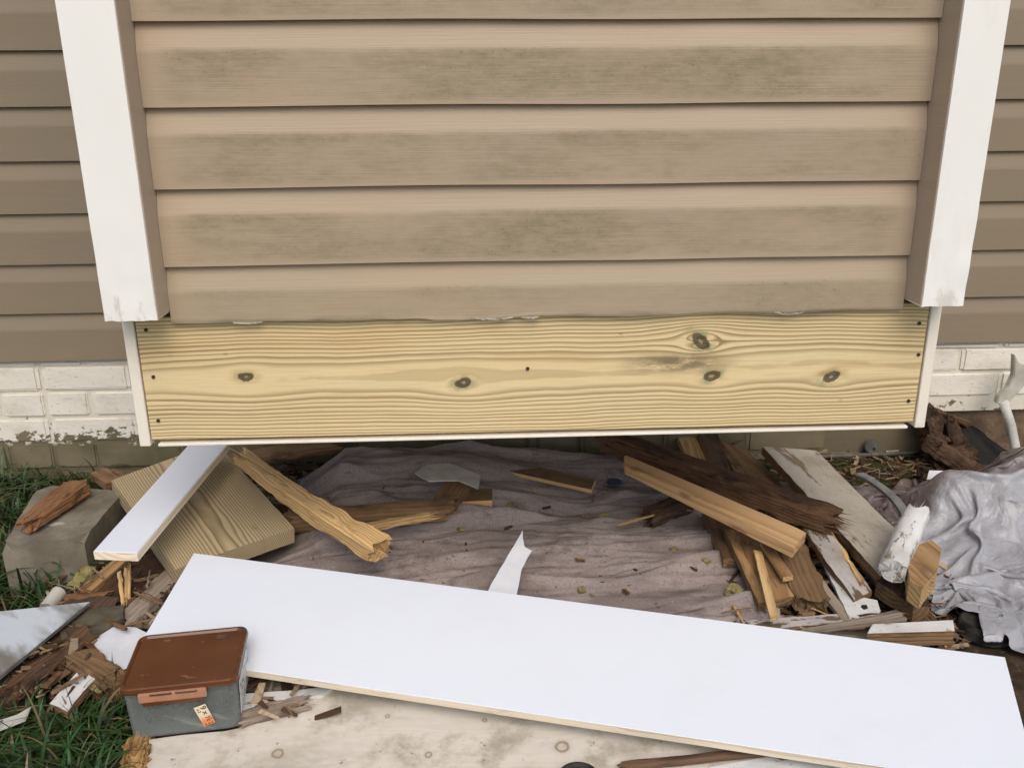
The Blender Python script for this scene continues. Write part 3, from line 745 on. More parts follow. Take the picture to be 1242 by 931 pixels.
for i, (a, b_, kd) in enumerate([(622, 614, 0), (886, 719, 0), (820, 665, 0), (702, 716, 0), (735, 628, 0), (860, 681, 0), (556, 643, 0), (709, 678, 1), (658, 615, 1), (716, 628, 1), (612, 641, 1), (798, 607, 1), (846, 686, 1), (757, 707, 1)]):
    z = .04
    for _ in range(3): A = P(a, b_, z); z = on_cloth(A) + .004
    A.z = z; s_ = .014 if i != 1 else .026; an = rnd.uniform(0, 6)
    B = A + Vector((math.cos(an), math.sin(an), .1))*s_*(1 if kd == 0 else 1.4)
    o = log('foam_crumb' if kd == 0 else 'wood_crumb', A, B, s_*(.9 if kd == 0 else .5), s_*(.7 if kd == 0 else .35), M['foam'] if kd == 0 else M['rot_red' if i % 2 else 'bark'], n=9, k=14, rough=.45, jag=(.003, .003), sq=.95, seed=i)
    d = fo  # resting on the cloth
    T(o, 'small yellow foam crumb lying on the brown fabric' if kd == 0 else 'small brown wood crumb lying on the brown fabric', 'foam' if kd == 0 else 'wood', 'foam crumbs on the fabric' if kd == 0 else 'wood crumbs on the fabric')

# ------------------------------------------------------------------ lumber heap at right
T(slab('pine_beam', [(758, 551), (978, 645), (963, 664), (760, 564)], [.165, .135, .135], .023, M['pine'], rough=.0005, jag=(3,), jamp=.004, bev=.002), 'clean orange pine beam on top of the lumber heap', 'beam')
T(log('rotten_beam', P(736, 534, .15), P(1012, 632, .105), .068, .05, M['rot'], n=50, k=20, jag=(.03, .035), rough=.2, sq=.5), 'dark rotten beam behind the clean pine beam', 'beam')
T(log('dark_chunk', P(786, 628, .05), P(838, 606, .06), .05, .035, M['bark'], jag=(.02, .01), rough=.3), 'dark crumbly chunk beneath the clean pine beam', 'wood')
T(slab('cream_plank', [(812, 512), (836, 512), (862, 566), (838, 562)], [.06, .06, .08], .018, M['pine_pale'], axis=(1, 2)), 'pale plank end disappearing under the bump-out', 'plank')
T(slab('brown_plank', [(840, 512), (866, 514), (890, 574), (864, 566)], [.07, .07, .09], .02, M['old_dark'], M['pine_pale'], axis=(1, 2), jag=(2,), jamp=.006), 'dark brown plank with a pale edge behind the rotten beam', 'plank')
T(slab('broad_brown_board', [(871, 533), (906, 545), (966, 606), (905, 602)], [.06, .06, .06], .02, M['old'], axis=(1, 2), rough=.0015), 'broad brown board behind the rotten beam', 'board')
T(slab('painted_board', [(925, 541), (990, 546), (1104, 660), (1068, 698)], [.115, .105, .075], .022, M['paint_board'], M['old'], axis=(1, 2), rough=.0012), 'wide dirty cream painted board with a raw brown edge', 'board')
T(slab('white_sliver', [(943, 583), (964, 585), (1002, 632), (980, 628)], .05, .012, M['paint_white'], axis=(1, 2)), 'short white sliver beneath the wide painted board', 'wood')
T(slab('stub_board', [(852, 622), (882, 622), (908, 676), (878, 677)], [.055, .055, .05], .022, M['old_dark'], M['old'], axis=(1, 2), rough=.001), 'dark stub board under the clean pine beam', 'board')
T(slab('tan_board', [(878, 640), (925, 648), (964, 722), (920, 731)], [.07, .07, .06], .018, M['pine_dirty'], M['old'], axis=(1, 2), rough=.001), 'tan board slanting down under the clean pine beam', 'board')
T(slab('thin_lath', [(914, 666), (924, 668), (944, 746), (934, 748)], [.085, .085, .075], .008, M['pine_pale'], axis=(1, 2), rough=.0006), 'thin pale lath lying on the tan board', 'lath')
T(slab('small_lath', [(922, 656), (938, 662), (962, 697), (950, 699)], [.09, .09, .085], .012, M['pine_dirty'], M['pine_pale'], axis=(1, 2)), 'short tan lath beside the thin pale lath', 'lath')
T(log('crumbled_stub', P(952, 655, .07), P(984, 730, .05), .07, .03, M['old'], jag=(.02, .03), rough=.2), 'crumbled brown stub with a chewed lower end', 'wood')
T(slab('chipped_strip', [(974, 640), (1004, 641), (1058, 716), (1036, 727)], [.085, .085, .06], .014, M['paint_strip'], M['old'], axis=(1, 2), rough=.002), 'flaking grey white strip beside the crumbled stub', 'strip')
o = T(slab('holed_strip', [(996, 678), (1014, 690), (1045, 724), (1064, 727), (1068, 740), (1058, 750), (1030, 748)], [.05, .05, .05], .006, M['paint_white'], rough=.001, axis=(0, 3)), 'white strip with a dark hole at its rounded end', 'strip')
h_ = slab('hole', [(1045, 733), (1051, 733), (1053, 737), (1048, 739), (1044, 736)], .0503, .002, M['hole'], bev=0, rough=0)
mw = h_.matrix_world.copy(); h_.parent = o; h_.matrix_parent_inverse = o.matrix_world.inverted(); h_.matrix_world = mw
T(log('pale_splinter', P(1005, 644, .075), P(1045, 706, .065), .010, .010, M['pine_pale'], jag=(.02, .02), rough=.3), 'thin pale splinter along the flaking strip', 'wood')
T(slab('buried_strip', [(1012, 638), (1042, 650), (1096, 706), (1068, 714)], [.055, .055, .04], .014, M['grey_wood'], axis=(1, 2), rough=.002), 'grey brown strip half under the wide painted board', 'strip')
T(slab('dark_wood_base', [(1063, 704), (1080, 676), (1122, 690), (1128, 735), (1108, 734)], .065, .035, M['bark'], M['old'], rough=.0015), 'dark topped brown wood chunk beneath the wood wedge', 'wood')
T(log('painted_chunk', P(1112, 624, .145), P(1082, 692, .115), .05, .045, M['paint_white'], jag=(.015, .012), rough=.08, sq=.75, n=20), 'rounded white painted wood chunk leaning on the tarp', 'wood')
T(slab('wood_wedge', [(1100, 674), (1108, 662), (1130, 654), (1142, 664), (1136, 692), (1118, 714), (1103, 704)], .125, .042, M['pine_dirty'], M['pine_pale'], rough=.0008, bev=.0015, axis=(2, 3)), 'fresh cut pale wood wedge beside the grey tarp', 'wood')
T(log('bent_channel', P(1043, 575, .10), P(1100, 628, .10), .022, .010, M['steel_grey'], n=20, k=12, jag=(.004, .004), rough=.05, bend=.018, sq=.4), 'bent dark grey metal channel beside the painted board', 'metal')
T(slab('white_scrap', [(1124, 581), (1127, 570), (1153, 571), (1150, 578)], [.09, .10, .10], .002, M['scrap'], rough=.001), 'little white scrap in front of the hole in the base', 'scrap')
T(slab('pale_long_board', [(790, 744), (1092, 748), (1092, 772), (820, 790)], .022, .018, M['grey_wood'], rough=.001), 'long pale grey board under the white panel', 'board')
T(log('bark_stick', P(975, 766, .05), P(1092, 747, .055), .018, .016, M['grey_wood'], jag=(.02, .01), rough=.2, taper=(.5, 1.2)), 'bleached stick with a blunt end beside the white panel', 'stick')
T(slab('short_white_board', [(1058, 756), (1156, 751), (1158, 764), (1052, 767)], .062, .03, M['paint_white'], M['old']), 'short white topped board near the black tub', 'board')

srg = random.Random(77)
def splinters(zone, n, zr, label, group, mats, ll=(.03, .09)):
    for i in range(n):
        a = srg.uniform(zone[0], zone[1]); b_ = srg.uniform(zone[2], zone[3]); z = srg.uniform(*zr); A = P(a, b_, z); an = srg.uniform(0, 6.28); L = srg.uniform(*ll)
        B = A + Vector((math.cos(an)*L, math.sin(an)*L, srg.uniform(-.15, .2)*L)); w_ = srg.uniform(.004, .011)
        T(log('splinter', A, B, w_, w_*.55, M[srg.choice(mats)], n=8, k=8, rough=.25, jag=(.008, .008), taper=(srg.uniform(.5, 1), srg.uniform(.3, 1)), seed=i), label, 'splinter', group)
splinters((880, 1070, 680, 765), 26, (.02, .05), 'thin loose wood splinter in the lumber heap', 'splinters in the lumber heap', ('old', 'pine_dirty', 'grey_wood', 'old_dark', 'pine_pale'))
splinters((700, 900, 532, 640), 12, (.04, .06), 'thin loose wood splinter around the clean pine beam', 'splinters around the pine beam', ('old', 'old_dark', 'pine_pale'))
splinters((85, 205, 690, 770), 20, (.05, .075), 'thin loose wood splinter on the rotten wood heap', 'splinters on the rotten wood heap', ('old', 'rot_red', 'pine_pale', 'grey_wood', 'old_dark'))
splinters((1000, 1120, 560, 610), 10, (.012, .02), 'thin loose wood splinter on the mossy soil', 'splinters on the mossy soil', ('old', 'old_dark', 'grey_wood'))
T(slab('bleached_strip', [(905, 752), (1062, 741), (1066, 750), (915, 764)], [.045, .045, .045], .008, M['paint_strip'], M['old'], rough=.0012), 'bleached pale strip crossing the long grey board', 'strip')
T(slab('raw_strip', [(985, 700), (996, 699), (1035, 752), (1024, 756)], [.055, .055, .045], .008, M['grey_wood'], rough=.001, axis=(1, 2)), 'narrow raw strip beside the holed white strip', 'strip')
# conduit and its clamp at the foot of the wall
cd = T(tube('conduit', [PY(930, 556, .765), PY(1000, 553.5, .765), PY(1060, 551, .765), PY(1130, 548, .765)], .006, M['conduit']), 'thin grey conduit along the foot of the wall', 'pipe')
cp = PY(1057, 541, .772)
bm = bmesh.new(); bmesh.ops.create_cone(bm, cap_ends=True, segments=24, radius1=.021, radius2=.019, depth=.016)
bmesh.ops.rotate(bm, matrix=Matrix.Rotation(R(90), 3, 'X'), verts=bm.verts)
bmesh.ops.bevel(bm, geom=[e for e in bm.edges if abs(e.verts[0].co.y - e.verts[1].co.y) < .001], offset=.003, segments=2, affect='EDGES')
o = from_bm('clamp', bm, M['conduit'], cd); o.location = cp - cd.location
bm = bmesh.new(); bmesh.ops.create_cone(bm, cap_ends=True, segments=12, radius1=.004, radius2=.003, depth=.006); bmesh.ops.rotate(bm, matrix=Matrix.Rotation(R(90), 3, 'X'), verts=bm.verts)
o2 = from_bm('bolt', bm, M['hole'], o); o2.location = (.004, -.010, -.004)

# rotten wood around the hole in the base
def vslab(name, px, y, th, mt, rough=.003, seed=1):
    rg = random.Random(seed); q = [PY(a, b_, y) for a, b_ in px]; c0 = sum(q, Vector())/len(q); pts = []
    for i in range(len(q)):
        A, B = q[i], q[(i+1) % len(q)]; k = max(1, int((B-A).length/.012))
        pts += [A.lerp(B, j/k) + Vector((rg.uniform(-1, 1), rg.uniform(-1, 1)*.5, rg.uniform(-1, 1)))*rough - c0 for j in range(k)]
    bm = bmesh.new(); fc = bm.faces.new([bm.verts.new(p) for p in pts])
    ex = bmesh.ops.extrude_face_region(bm, geom=[fc]); bmesh.ops.translate(bm, vec=(0, th, 0), verts=[v for v in ex['geom'] if isinstance(v, bmesh.types.BMVert)])
    o = from_bm(name, bm, mt); o.location = c0; return o
T(vslab('bare_brick_face', [(1136, 500), (1190, 496), (1275, 493), (1275, 575), (1222, 548), (1190, 528), (1160, 512)], .812, .06, M['brick_bare']), 'bare tan broken masonry above the hole in the base', 'masonry')
q = [PY(1160, 503, .795), PY(1222, 548, .795), P(1218, 596, .02), P(1172, 572, .02)]; c0 = q[3].copy()
v_ = []; f_ = []; n_ = 10
for i in range(n_+1):
    for j in range(n_+1):
        p = q[0].lerp(q[1], i/n_).lerp(q[3].lerp(q[2], i/n_), j/n_) - c0
        v_.append(p + Vector((.3, -1, .2))*(.014*noise.noise(Vector((i*.35, j*.35, 4))))); 
f_ = [(i*(n_+1)+j, (i+1)*(n_+1)+j, (i+1)*(n_+1)+j+1, i*(n_+1)+j+1) for i in range(n_) for j in range(n_)]
o = mk('dark_hole_sheet', v_, f_, M['cavity'], smooth=True); o.location = c0; sm = o.modifiers.new('thickness', 'SOLIDIFY'); sm.thickness = .002  # sheet added where there is only the dark hole into the base
T(o, 'dark sheet put in for the darkness of the hole in the broken base', 'paper')
T(log('rotten_sill', PY(1146, 508, .80), PY(1222, 554, .80), .022, .020, M['rot'], n=30, jag=(.02, .03), rough=.3), 'dark rotten sill slanting over the hole in the base', 'wood')
for i, (a, b_, c_, d_, y, w_, mt, lb) in enumerate([
        (1124, 500, 1140, 562, .73, .075, 'rust_earth', 'upright crumbling slab at the edge of the hole'),
        (1150, 508, 1166, 560, .71, .05, 'bark', 'dark leaning flake inside the hole edge'),
        (1128, 562, 1176, 548, .66, .075, 'rust_earth', 'orange brown rotten lump below the hole'),
        (1160, 582, 1204, 576, .60, .05, 'rot_red', 'orange rotten lump touching the tarp'),
        (1122, 535, 1165, 530, .71, .03, 'rust_earth', 'thin brown flake across the crumbling slab'),
        (1118, 572, 1172, 590, .56, .04, 'bark', 'dark crumbly lump on the mossy soil'),
        (1130, 540, 1188, 578, .64, .07, 'bark', 'wide dark mass of rotten wood below the broken base'),
        (1176, 566, 1236, 584, .62, .05, 'rot', 'dark rotten log end behind the tarp'),
        (1126, 498, 1172, 512, .755, .03, 'rot', 'dark splinter wedged under the white brick')]):
    A, B = PY(a, b_, y), PY(c_, d_, y)
    T(log('rotten_lump', A, B, w_, w_*.7, M[mt], n=16, k=12, jag=(.015, .015), rough=.35, seed=i), lb, 'wood')
# peeling white pipe with a curved hood
T(tube('peeling_pipe', [PY(1217, 487, .70), PY(1226, 515, .69), PY(1232, 545, .67), PY(1236, 580, .65)], .0125, M['paint_white'], 12), 'peeling white pipe standing before the hole', 'pipe')
hp = [(1231, 430), (1236, 440), (1250, 446), (1248, 458), (1240, 472), (1228, 484), (1218, 492), (1209, 489), (1212, 480), (1223, 470), (1230, 455)]
q = [PY(a, b_, .70) for a, b_ in hp]; c0 = sum(q, Vector())/len(q)
bm = bmesh.new(); vv = [bm.verts.new(p - c0) for p in q]; fc = bm.faces.new(vv)
ex = bmesh.ops.extrude_face_region(bm, geom=[fc]); bmesh.ops.translate(bm, vec=(0, .02, 0), verts=[v for v in ex['geom'] if isinstance(v, bmesh.types.BMVert)])
bmesh.ops.bevel(bm, geom=bm.edges[:], offset=.002, segments=2, affect='EDGES')
o = from_bm('curved_hook', bm, M['scrap_grey']); o.location = c0; T(o, 'curved pale hook hanging at the head of the peeling pipe', 'hook')

# ------------------------------------------------------------------ the grey tarp
import numpy as np
def drape(nu, nv, su, sv, place, hfield, pins, squeeze, steps=160, iters=8, g=.0006, fric=.6, seed=0):
    """relax a cloth sheet of su x sv metres: pinned points are drawn together so it buckles into folds over hfield"""
    rs_ = np.random.RandomState(seed)
    U, V_ = np.meshgrid(np.linspace(-.5, .5, nu), np.linspace(-.5, .5, nv), indexing='ij')
    X_ = np.stack([U*su, V_*sv, np.zeros_like(U)], -1); X_[..., 2] = hfield(X_[..., 0], X_[..., 1]) + .03 + rs_.randn(nu, nv)*.002
    W = np.ones((nu, nv)); src = X_.copy(); pi = [(int((u+.5)*(nu-1)), int((v+.5)*(nv-1))) for u, v in pins]
    for p in pi: W[p] = 0
    prev = X_.copy(); du = su/(nu-1); dv = sv/(nv-1)
    cons = []
    for (a, b_, rest, st) in ((1, 0, du, 1.), (0, 1, dv, 1.), (1, 1, math.hypot(du, dv), .6), (1, -1, math.hypot(du, dv), .6), (2, 0, 2*du, .25), (0, 2, 2*dv, .25)):
        cons.append((a, b_, rest, st))
    def sl(o, n):
        return (slice(o, None) if o >= 0 else slice(None, o), slice(None, -o) if o > 0 else (slice(-o, None) if o < 0 else slice(None)))
    for t in range(steps):
        k = min(1, t/(steps*.65))
        vel = (X_ - prev)*.93; vel[..., 2] -= g; prev = X_.copy(); X_ = X_ + vel*W[..., None]
        for p in pi:
            X_[p][0] = src[p][0]*(1 - (1-squeeze[0])*k); X_[p][1] = src[p][1]*(1 - (1-squeeze[1])*k)
            X_[p][2] = hfield(X_[p][0], X_[p][1]) + .003
        for _ in range(iters):
            for a, b_, rest, st in cons:
                D_ = np.zeros_like(X_); Cn = np.zeros((nu, nv, 1)) + 1e-9
                i1 = (slice(a, None), slice(b_, None) if b_ >= 0 else slice(None, b_)); i0 = (slice(None, nu-a), slice(None, nv-b_) if b_ >= 0 else slice(-b_, None))
                d = X_[i1] - X_[i0]; L = np.linalg.norm(d, axis=-1, keepdims=True) + 1e-9
                w1 = W[i1][..., None]; w0 = W[i0][..., None]; ws = w0 + w1 + 1e-9
                c = d/L*(L - rest)/ws*st
                D_[i0] += c*w0; D_[i1] -= c*w1; Cn[i0] += 1; Cn[i1] += 1
                X_ = X_ + D_/Cn*1.5
            h = hfield(X_[..., 0], X_[..., 1]) + .002; under = X_[..., 2] < h
            X_[..., 2] = np.where(under, h, X_[..., 2])
            X_[..., 0] = np.where(under, X_[..., 0]*(1-fric) + prev[..., 0]*fric, X_[..., 0]); X_[..., 1] = np.where(under, X_[..., 1]*(1-fric) + prev[..., 1]*fric, X_[..., 1])
    return X_
TC = Vector((1.18, .20, 0))
def mound(x, y):
    return .13*np.exp(-(((x-.02)/.16)**2 + ((y-.12)/.13)**2)) + .12*np.exp(-(((x-.18)/.11)**2 + ((y-.16)/.14)**2)) + .05*np.exp(-(((x+.09)/.05)**2 + ((y-.14)/.05)**2)) + .05*np.exp(-(((x-.0)/.05)**2 + ((y+.10)/.06)**2)) + .014*np.sin(x*31+1)*np.sin(y*27) + .005
prs = random.Random(5); pins = [(-.5, -.5), (-.5, .5), (.5, -.5), (.5, .5), (-.5, .1), (0, -.5)] + [(prs.uniform(-.42, .42), prs.uniform(-.42, .42)) for _ in range(34)]
NT = 112
XT = drape(NT, NT, .80, .98, TC, mound, pins, (.56, .60), seed=2, steps=180)
tv = [tuple(q) for q in XT.reshape(-1, 3)]
tf = [(i*NT+j, (i+1)*NT+j, (i+1)*NT+j+1, i*NT+j+1) for i in range(NT-1) for j in range(NT-1)]
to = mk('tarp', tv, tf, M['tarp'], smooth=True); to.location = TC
T(to, 'crumpled grey plastic tarp heaped in front of the peeling pipe', 'tarp')
TUB = P(1192, 768, .0)
def vd(p):
    d = noise.voronoi(p)[0]; return d[1] - d[0]
for v in to.data.vertices:
    q = v.co; h = q*13 + noise.noise_vector(q*9)*.5
    v.co += Vector((-.2, -.5, .8))*(.008*((1-abs(noise.noise(h*.8)))**4 - .3) - .020*min(.45, vd(h*.75)) - .007*min(.5, vd(h*1.9)) + .006)
    v.co.z = max(v.co.z, .003)
    dt = (Vector((v.co.x, v.co.y, 0)) + TC - TUB).to_2d().length
    if dt < .075: v.co.z = max(v.co.z, .036 if dt < .058 else .036*(.075-dt)/.017)
sm = to.modifiers.new('thickness', 'SOLIDIFY'); sm.thickness = .0012
sm = to.modifiers.new('smooth', 'SUBSURF'); sm.levels = 1; sm.render_levels = 1
# black tub under the tarp
prof = [(.060, 0), (.062, .003), (.062, .010), (.055, .013), (.052, .046), (.047, .051), (.040, .049), (.038, .044)]; bm = bmesh.new(); K = 40
rs = [[bm.verts.new((r_*math.cos(2*math.pi*i/K), r_*math.sin(2*math.pi*i/K), z)) for i in range(K)] for r_, z in prof]
for a, b_ in zip(rs, rs[1:]):
    for i in range(K): bm.faces.new((a[i], a[(i+1) % K], b_[(i+1) % K], b_[i]))
bm.faces.new(rs[-1]); bm.faces.new(rs[0][::-1])
o = from_bm('black_tub', bm, M['black'], ang=40); o.location = P(1192, 768, .0); o.location.z = .003; o.scale = (.85, .85, .5); T(o, 'round black plastic tub poking out under the tarp edge', 'tub')

# ------------------------------------------------------------------ scrap at lower left
T(slab('smudged_sheet', [(-70, 748), (109, 729), (-4, 822), (-80, 850)], [.10, .085, .085], .008, M['sheet'], M['steel_grey'], rough=0), 'glossy smudged grey sheet lying on the rotten bark', 'sheet')
T(slab('torn_white_paper', [(102, 768), (125, 767), (132, 759), (165, 760), (186, 770), (160, 806), (145, 813), (130, 806), (110, 796), (114, 780)], [.062, .062, .062], .002, M['scrap'], rough=.0015), 'torn white scrap beside the plastic box', 'scrap')
T(log('bark_slab', P(-30, 858, .035), P(118, 742, .04), .13, .05, M['bark'], n=40, k=20, jag=(.02, .03), rough=.25), 'dark rotten bark slab under the smudged sheet', 'bark')
T(log('rotten_strip', P(20, 838, .06), P(105, 772, .062), .045, .02, M['rot'], n=30, k=16, jag=(.02, .02), rough=.3), 'reddish rotten strip lying along the bark slab', 'wood')
T(slab('shingle_piece', [(72, 762), (108, 738), (150, 733), (150, 748), (112, 772), (78, 786)], [.068, .068, .068], .012, M['shingle'], rough=.003), 'grey green board scrap beside the smudged sheet', 'board')
T(slab('white_board_end', [(60, 852), (108, 797), (128, 808), (82, 862)], [.065, .065, .065], .014, M['paint_white'], M['old'], axis=(0, 1), rough=.002), 'white board end with nail holes poking out of the grass', 'board')
T(slab('curled_white_strip', [(-20, 878), (22, 866), (38, 855), (31, 872), (0, 884), (-20, 888)], [.06, .06, .06], .003, M['scrap_grey'], rough=.001), 'curled whitish strip lying in the grass', 'plastic')
T(log('grey_branch', P(220, 690, .05), P(150, 758, .045), .04, .028, M['grey_wood'], n=30, k=14, jag=(.01, .02), rough=.2), 'long pale grey branch beside the white panel', 'branch')
T(log('rotten_heap', P(118, 735, .03), P(212, 686, .035), .11, .045, M['rot'], n=30, k=18, jag=(.03, .03), rough=.35), 'heap of dark red rotten wood beneath the narrow white board', 'wood')
T(log('upright_splinter', P(145, 694, .085), P(149, 733, .05), .008, .006, M['pine_pale'], n=8, k=8, jag=(.01, .01), rough=.2), 'thin tan splinter leaning on the rotten wood heap', 'splinter')
T(log('broad_splinter', P(155, 690, .085), P(154, 730, .05), .012, .006, M['pine_pale'], n=8, k=8, jag=(.012, .02), rough=.2), 'broader tan splinter leaning on the rotten wood heap', 'splinter')
T(slab('tan_batten', [(96, 713), (138, 678), (156, 677), (110, 716)], [.06, .06, .06], .016, M['pine_dirty'], rough=.001, jag=(3,), jamp=.004), 'short tan batten beneath the end of the narrow white board', 'batten')
T(log('foam_lump', P(94, 714, .03), P(108, 692, .045), .034, .026, M['foam'], n=12, k=12, jag=(.01, .01), rough=.35), 'yellow foam lump beside the concrete block', 'foam')
T(log('pipe_stub', P(57, 738, .05), P(72, 718, .06), .03, .03, M['scrap_grey'], n=8, k=16, jag=(.002, .002), rough=.03, sq=1), 'pale grey pipe stub near the concrete block', 'pipe')
T(log('red_wood_end', P(80, 730, .05), P(130, 727, .055), .035, .025, M['rot_red'], jag=(.01, .01), rough=.2), 'reddish broken wood end near the yellow foam lump', 'wood')
T(log('mossy_stump', P(98, 806, .05), P(142, 834, .045), .055, .045, M['old'], jag=(.02, .02), rough=.3), 'brown broken stub under the torn white scrap', 'wood')
T(log('foam_flake', P(112, 838, .05), P(126, 826, .055), .024, .018, M['foam'], n=10, k=10, jag=(.008, .008), rough=.4), 'yellow foam flake in the grass beside the plastic box', 'foam')

# ------------------------------------------------------------------ clear plastic box
ZB = .036
A = P(158, 898, ZB); B = P(292, 883, ZB)       # front bottom edge
xd = (B-A); xd.z = 0; LB = xd.length
fr = frame((A+B)/2, xd, Vector((0, 0, 1)))
sb = empty('storage_box'); sb.matrix_world = fr
T(sb, 'cloudy clear plastic box with brown lid and orange sticker on the plywood', 'box')
def rrect(hx, y0, y1, r_, n=5):
    out = []
    for cx_, cy2, a0 in ((hx-r_, y1-r_, 0), (-hx+r_, y1-r_, 90), (-hx+r_, y0+r_, 180), (hx-r_, y0+r_, 270)):
        for i in range(n+1):
            a = R(a0 + 90*i/n); out.append((cx_ + r_*math.cos(a), cy2 + r_*math.sin(a)))
    return out
def loft(name, secs, mt, parent, caps=(True, True), smooth=False):
    v = []; f = []; k = len(secs[0][0])
    for pts, z in secs: v += [(a, b_, z) for a, b_ in pts]
    for i in range(len(secs)-1):
        for j in range(k): f.append((i*k+j, i*k+(j+1) % k, (i+1)*k+(j+1) % k, (i+1)*k+j))
    if caps[0]: f.append(tuple(range(k))[::-1])
    if caps[1]: f.append(tuple((len(secs)-1)*k + j for j in range(k)))
    return mk(name, v, f, mt, parent, None, smooth)
HB = .088; DB = .136; H2 = LB/2 - .002; G = .004        # body height, depth, half length, outward lean
body = loft('body', [(rrect(H2-.004, .004, DB-.004, .012), 0), (rrect(H2, 0, DB, .014), .004), (rrect(H2+G*.8, -G*.3, DB+G*.3, .014), HB-.004), (rrect(H2+G+.001, -G*.3-.003, DB+G*.3+.002, .014), HB-.003),
                     (rrect(H2+G+.001, -G*.3-.003, DB+G*.3+.002, .014), HB), (rrect(H2+G*.7-.002, -G*.3+.003, DB+G*.3-.003, .012), HB), (rrect(H2-.003, .003, DB-.003, .012), .004)], M['clear'], sb)
lid = loft('lid', [(rrect(H2+G+.003, -G*.3-.005, DB+G*.3+.004, .016), HB-.001), (rrect(H2+G+.004, -G*.3-.006, DB+G*.3+.005, .016), HB+.002), (rrect(H2+G+.003, -G*.3-.005, DB+G*.3+.004, .016), HB+.0075),
                   (rrect(H2+G+.002, -G*.3-.003, DB+G*.3+.003, .015), HB+.009), (rrect(H2+G-.001, -G*.3+.001, DB+G*.3-.001, .013), HB+.009), (rrect(H2+G-.004, -G*.3+.004, DB+G*.3-.004, .012), HB+.006)], M['lid'], sb)
from_bm('emblem', box_bm(H2-.042, H2-.026, DB-.024, DB-.010, HB+.0058, HB+.0068, .0004), M['rot'], lid)
yl = -G*.3 - .006
la = from_bm('latch', box_bm(-H2*.72, H2*.52, yl-.006, yl-.0005, HB-.013, HB+.003, .0024, 2), M['latch'], sb)
for c_ in (-.30, .16):
    from_bm('hinge_slot', box_bm(H2*c_-.016, H2*c_+.016, yl-.0075, yl-.0055, HB-.001, HB+.0035, .0008), M['lid'], la)
from_bm('latch_lip', box_bm(-H2*.65, H2*.45, yl-.0035, yl-.0005, HB-.021, HB-.0125, .001), M['lid'], la)
# orange sticker, tilted, with print
tilt = math.atan2(G*.3, HB)
stf = Matrix.Translation((H2*.40, -.0030, HB*.40)) @ Matrix.Rotation(R(90) + tilt, 4, 'X') @ Matrix.Rotation(R(-72), 4, 'Z')
st = from_bm('sticker', box_bm(-.019, .019, -.0095, .0095, -.0002, .0008, .0003), M['sticker']); st.parent = sb; st.matrix_local = stf
def text(s, size, loc, mt, parent, rz=0):
    cu = bpy.data.curves.new('print', 'FONT'); cu.body = s; cu.size = size; cu.extrude = .00005; cu.offset = .0002; cu.align_x = 'LEFT'; cu.align_y = 'CENTER'
    t = bpy.data.objects.new('tmp', cu); col.objects.link(t); dg = bpy.context.evaluated_depsgraph_get()
    me = bpy.data.meshes.new_from_object(t.evaluated_get(dg)); bpy.data.objects.remove(t)
    me.materials.clear(); o = link('print', me, mt, parent); o.location = loc; o.rotation_euler.z = rz; return o
text('9 x \u00bd', .0125, (-.017, .0035, .00092), M['ink'], st)
text('x 2', .006, (-.015, -.0045, .00092), M['ink'], st)
for i in range(3): from_bm('print', box_bm(.0155, .0172, -.006+i*.005, -.0035+i*.005, .0007, .001, 0), M['ink'], st)
tl = math.atan2(G*.8, HB)
lb = from_bm('paper_label', box_bm(-.048, .048, -.030, .030, 0, .0006, 0), M['label']); lb.parent = sb
lb.matrix_local = Matrix.Translation((H2+G*.42+.0014, DB*.5, HB*.50)) @ Matrix.Rotation(R(90), 4, 'Z') @ Matrix.Rotation(R(90) + tl, 4, 'X')
# hardware inside the box: a loose heap
bm = bmesh.new(); rg = random.Random(11)
for i in range(150):
    lx = rg.uniform(-H2+.016, H2-.016); ly = rg.uniform(.016, DB-.016); lz = rg.uniform(.012, .05)
    r_ = bmesh.ops.create_cone(bm, cap_ends=True, segments=6, radius1=.0042, radius2=.0022, depth=rg.uniform(.018, .028))
    mr = Matrix.Translation((lx, ly, lz)) @ Matrix.Rotation(rg.uniform(0, 6.28), 4, 'Z') @ Matrix.Rotation(R(90) + rg.uniform(-.3, .3), 4, 'X')
    bmesh.ops.transform(bm, matrix=mr, verts=r_['verts'])
r_ = bmesh.ops.create_cube(bm, size=1); bmesh.ops.transform(bm, matrix=Matrix.Translation((.008, DB*.55, .034)) @ Matrix.Diagonal((LB*.66, DB*.62, .056, 1)), verts=r_['verts'])
bmesh.ops.bevel(bm, geom=list({e for v in r_['verts'] for e in v.link_edges}), offset=.01, segments=3, affect='EDGES')
o = from_bm('hardware_heap', bm, M['screws'], None, fr); T(o, 'dark heap of loose hardware inside the clear plastic box', 'hardware', kind='stuff')

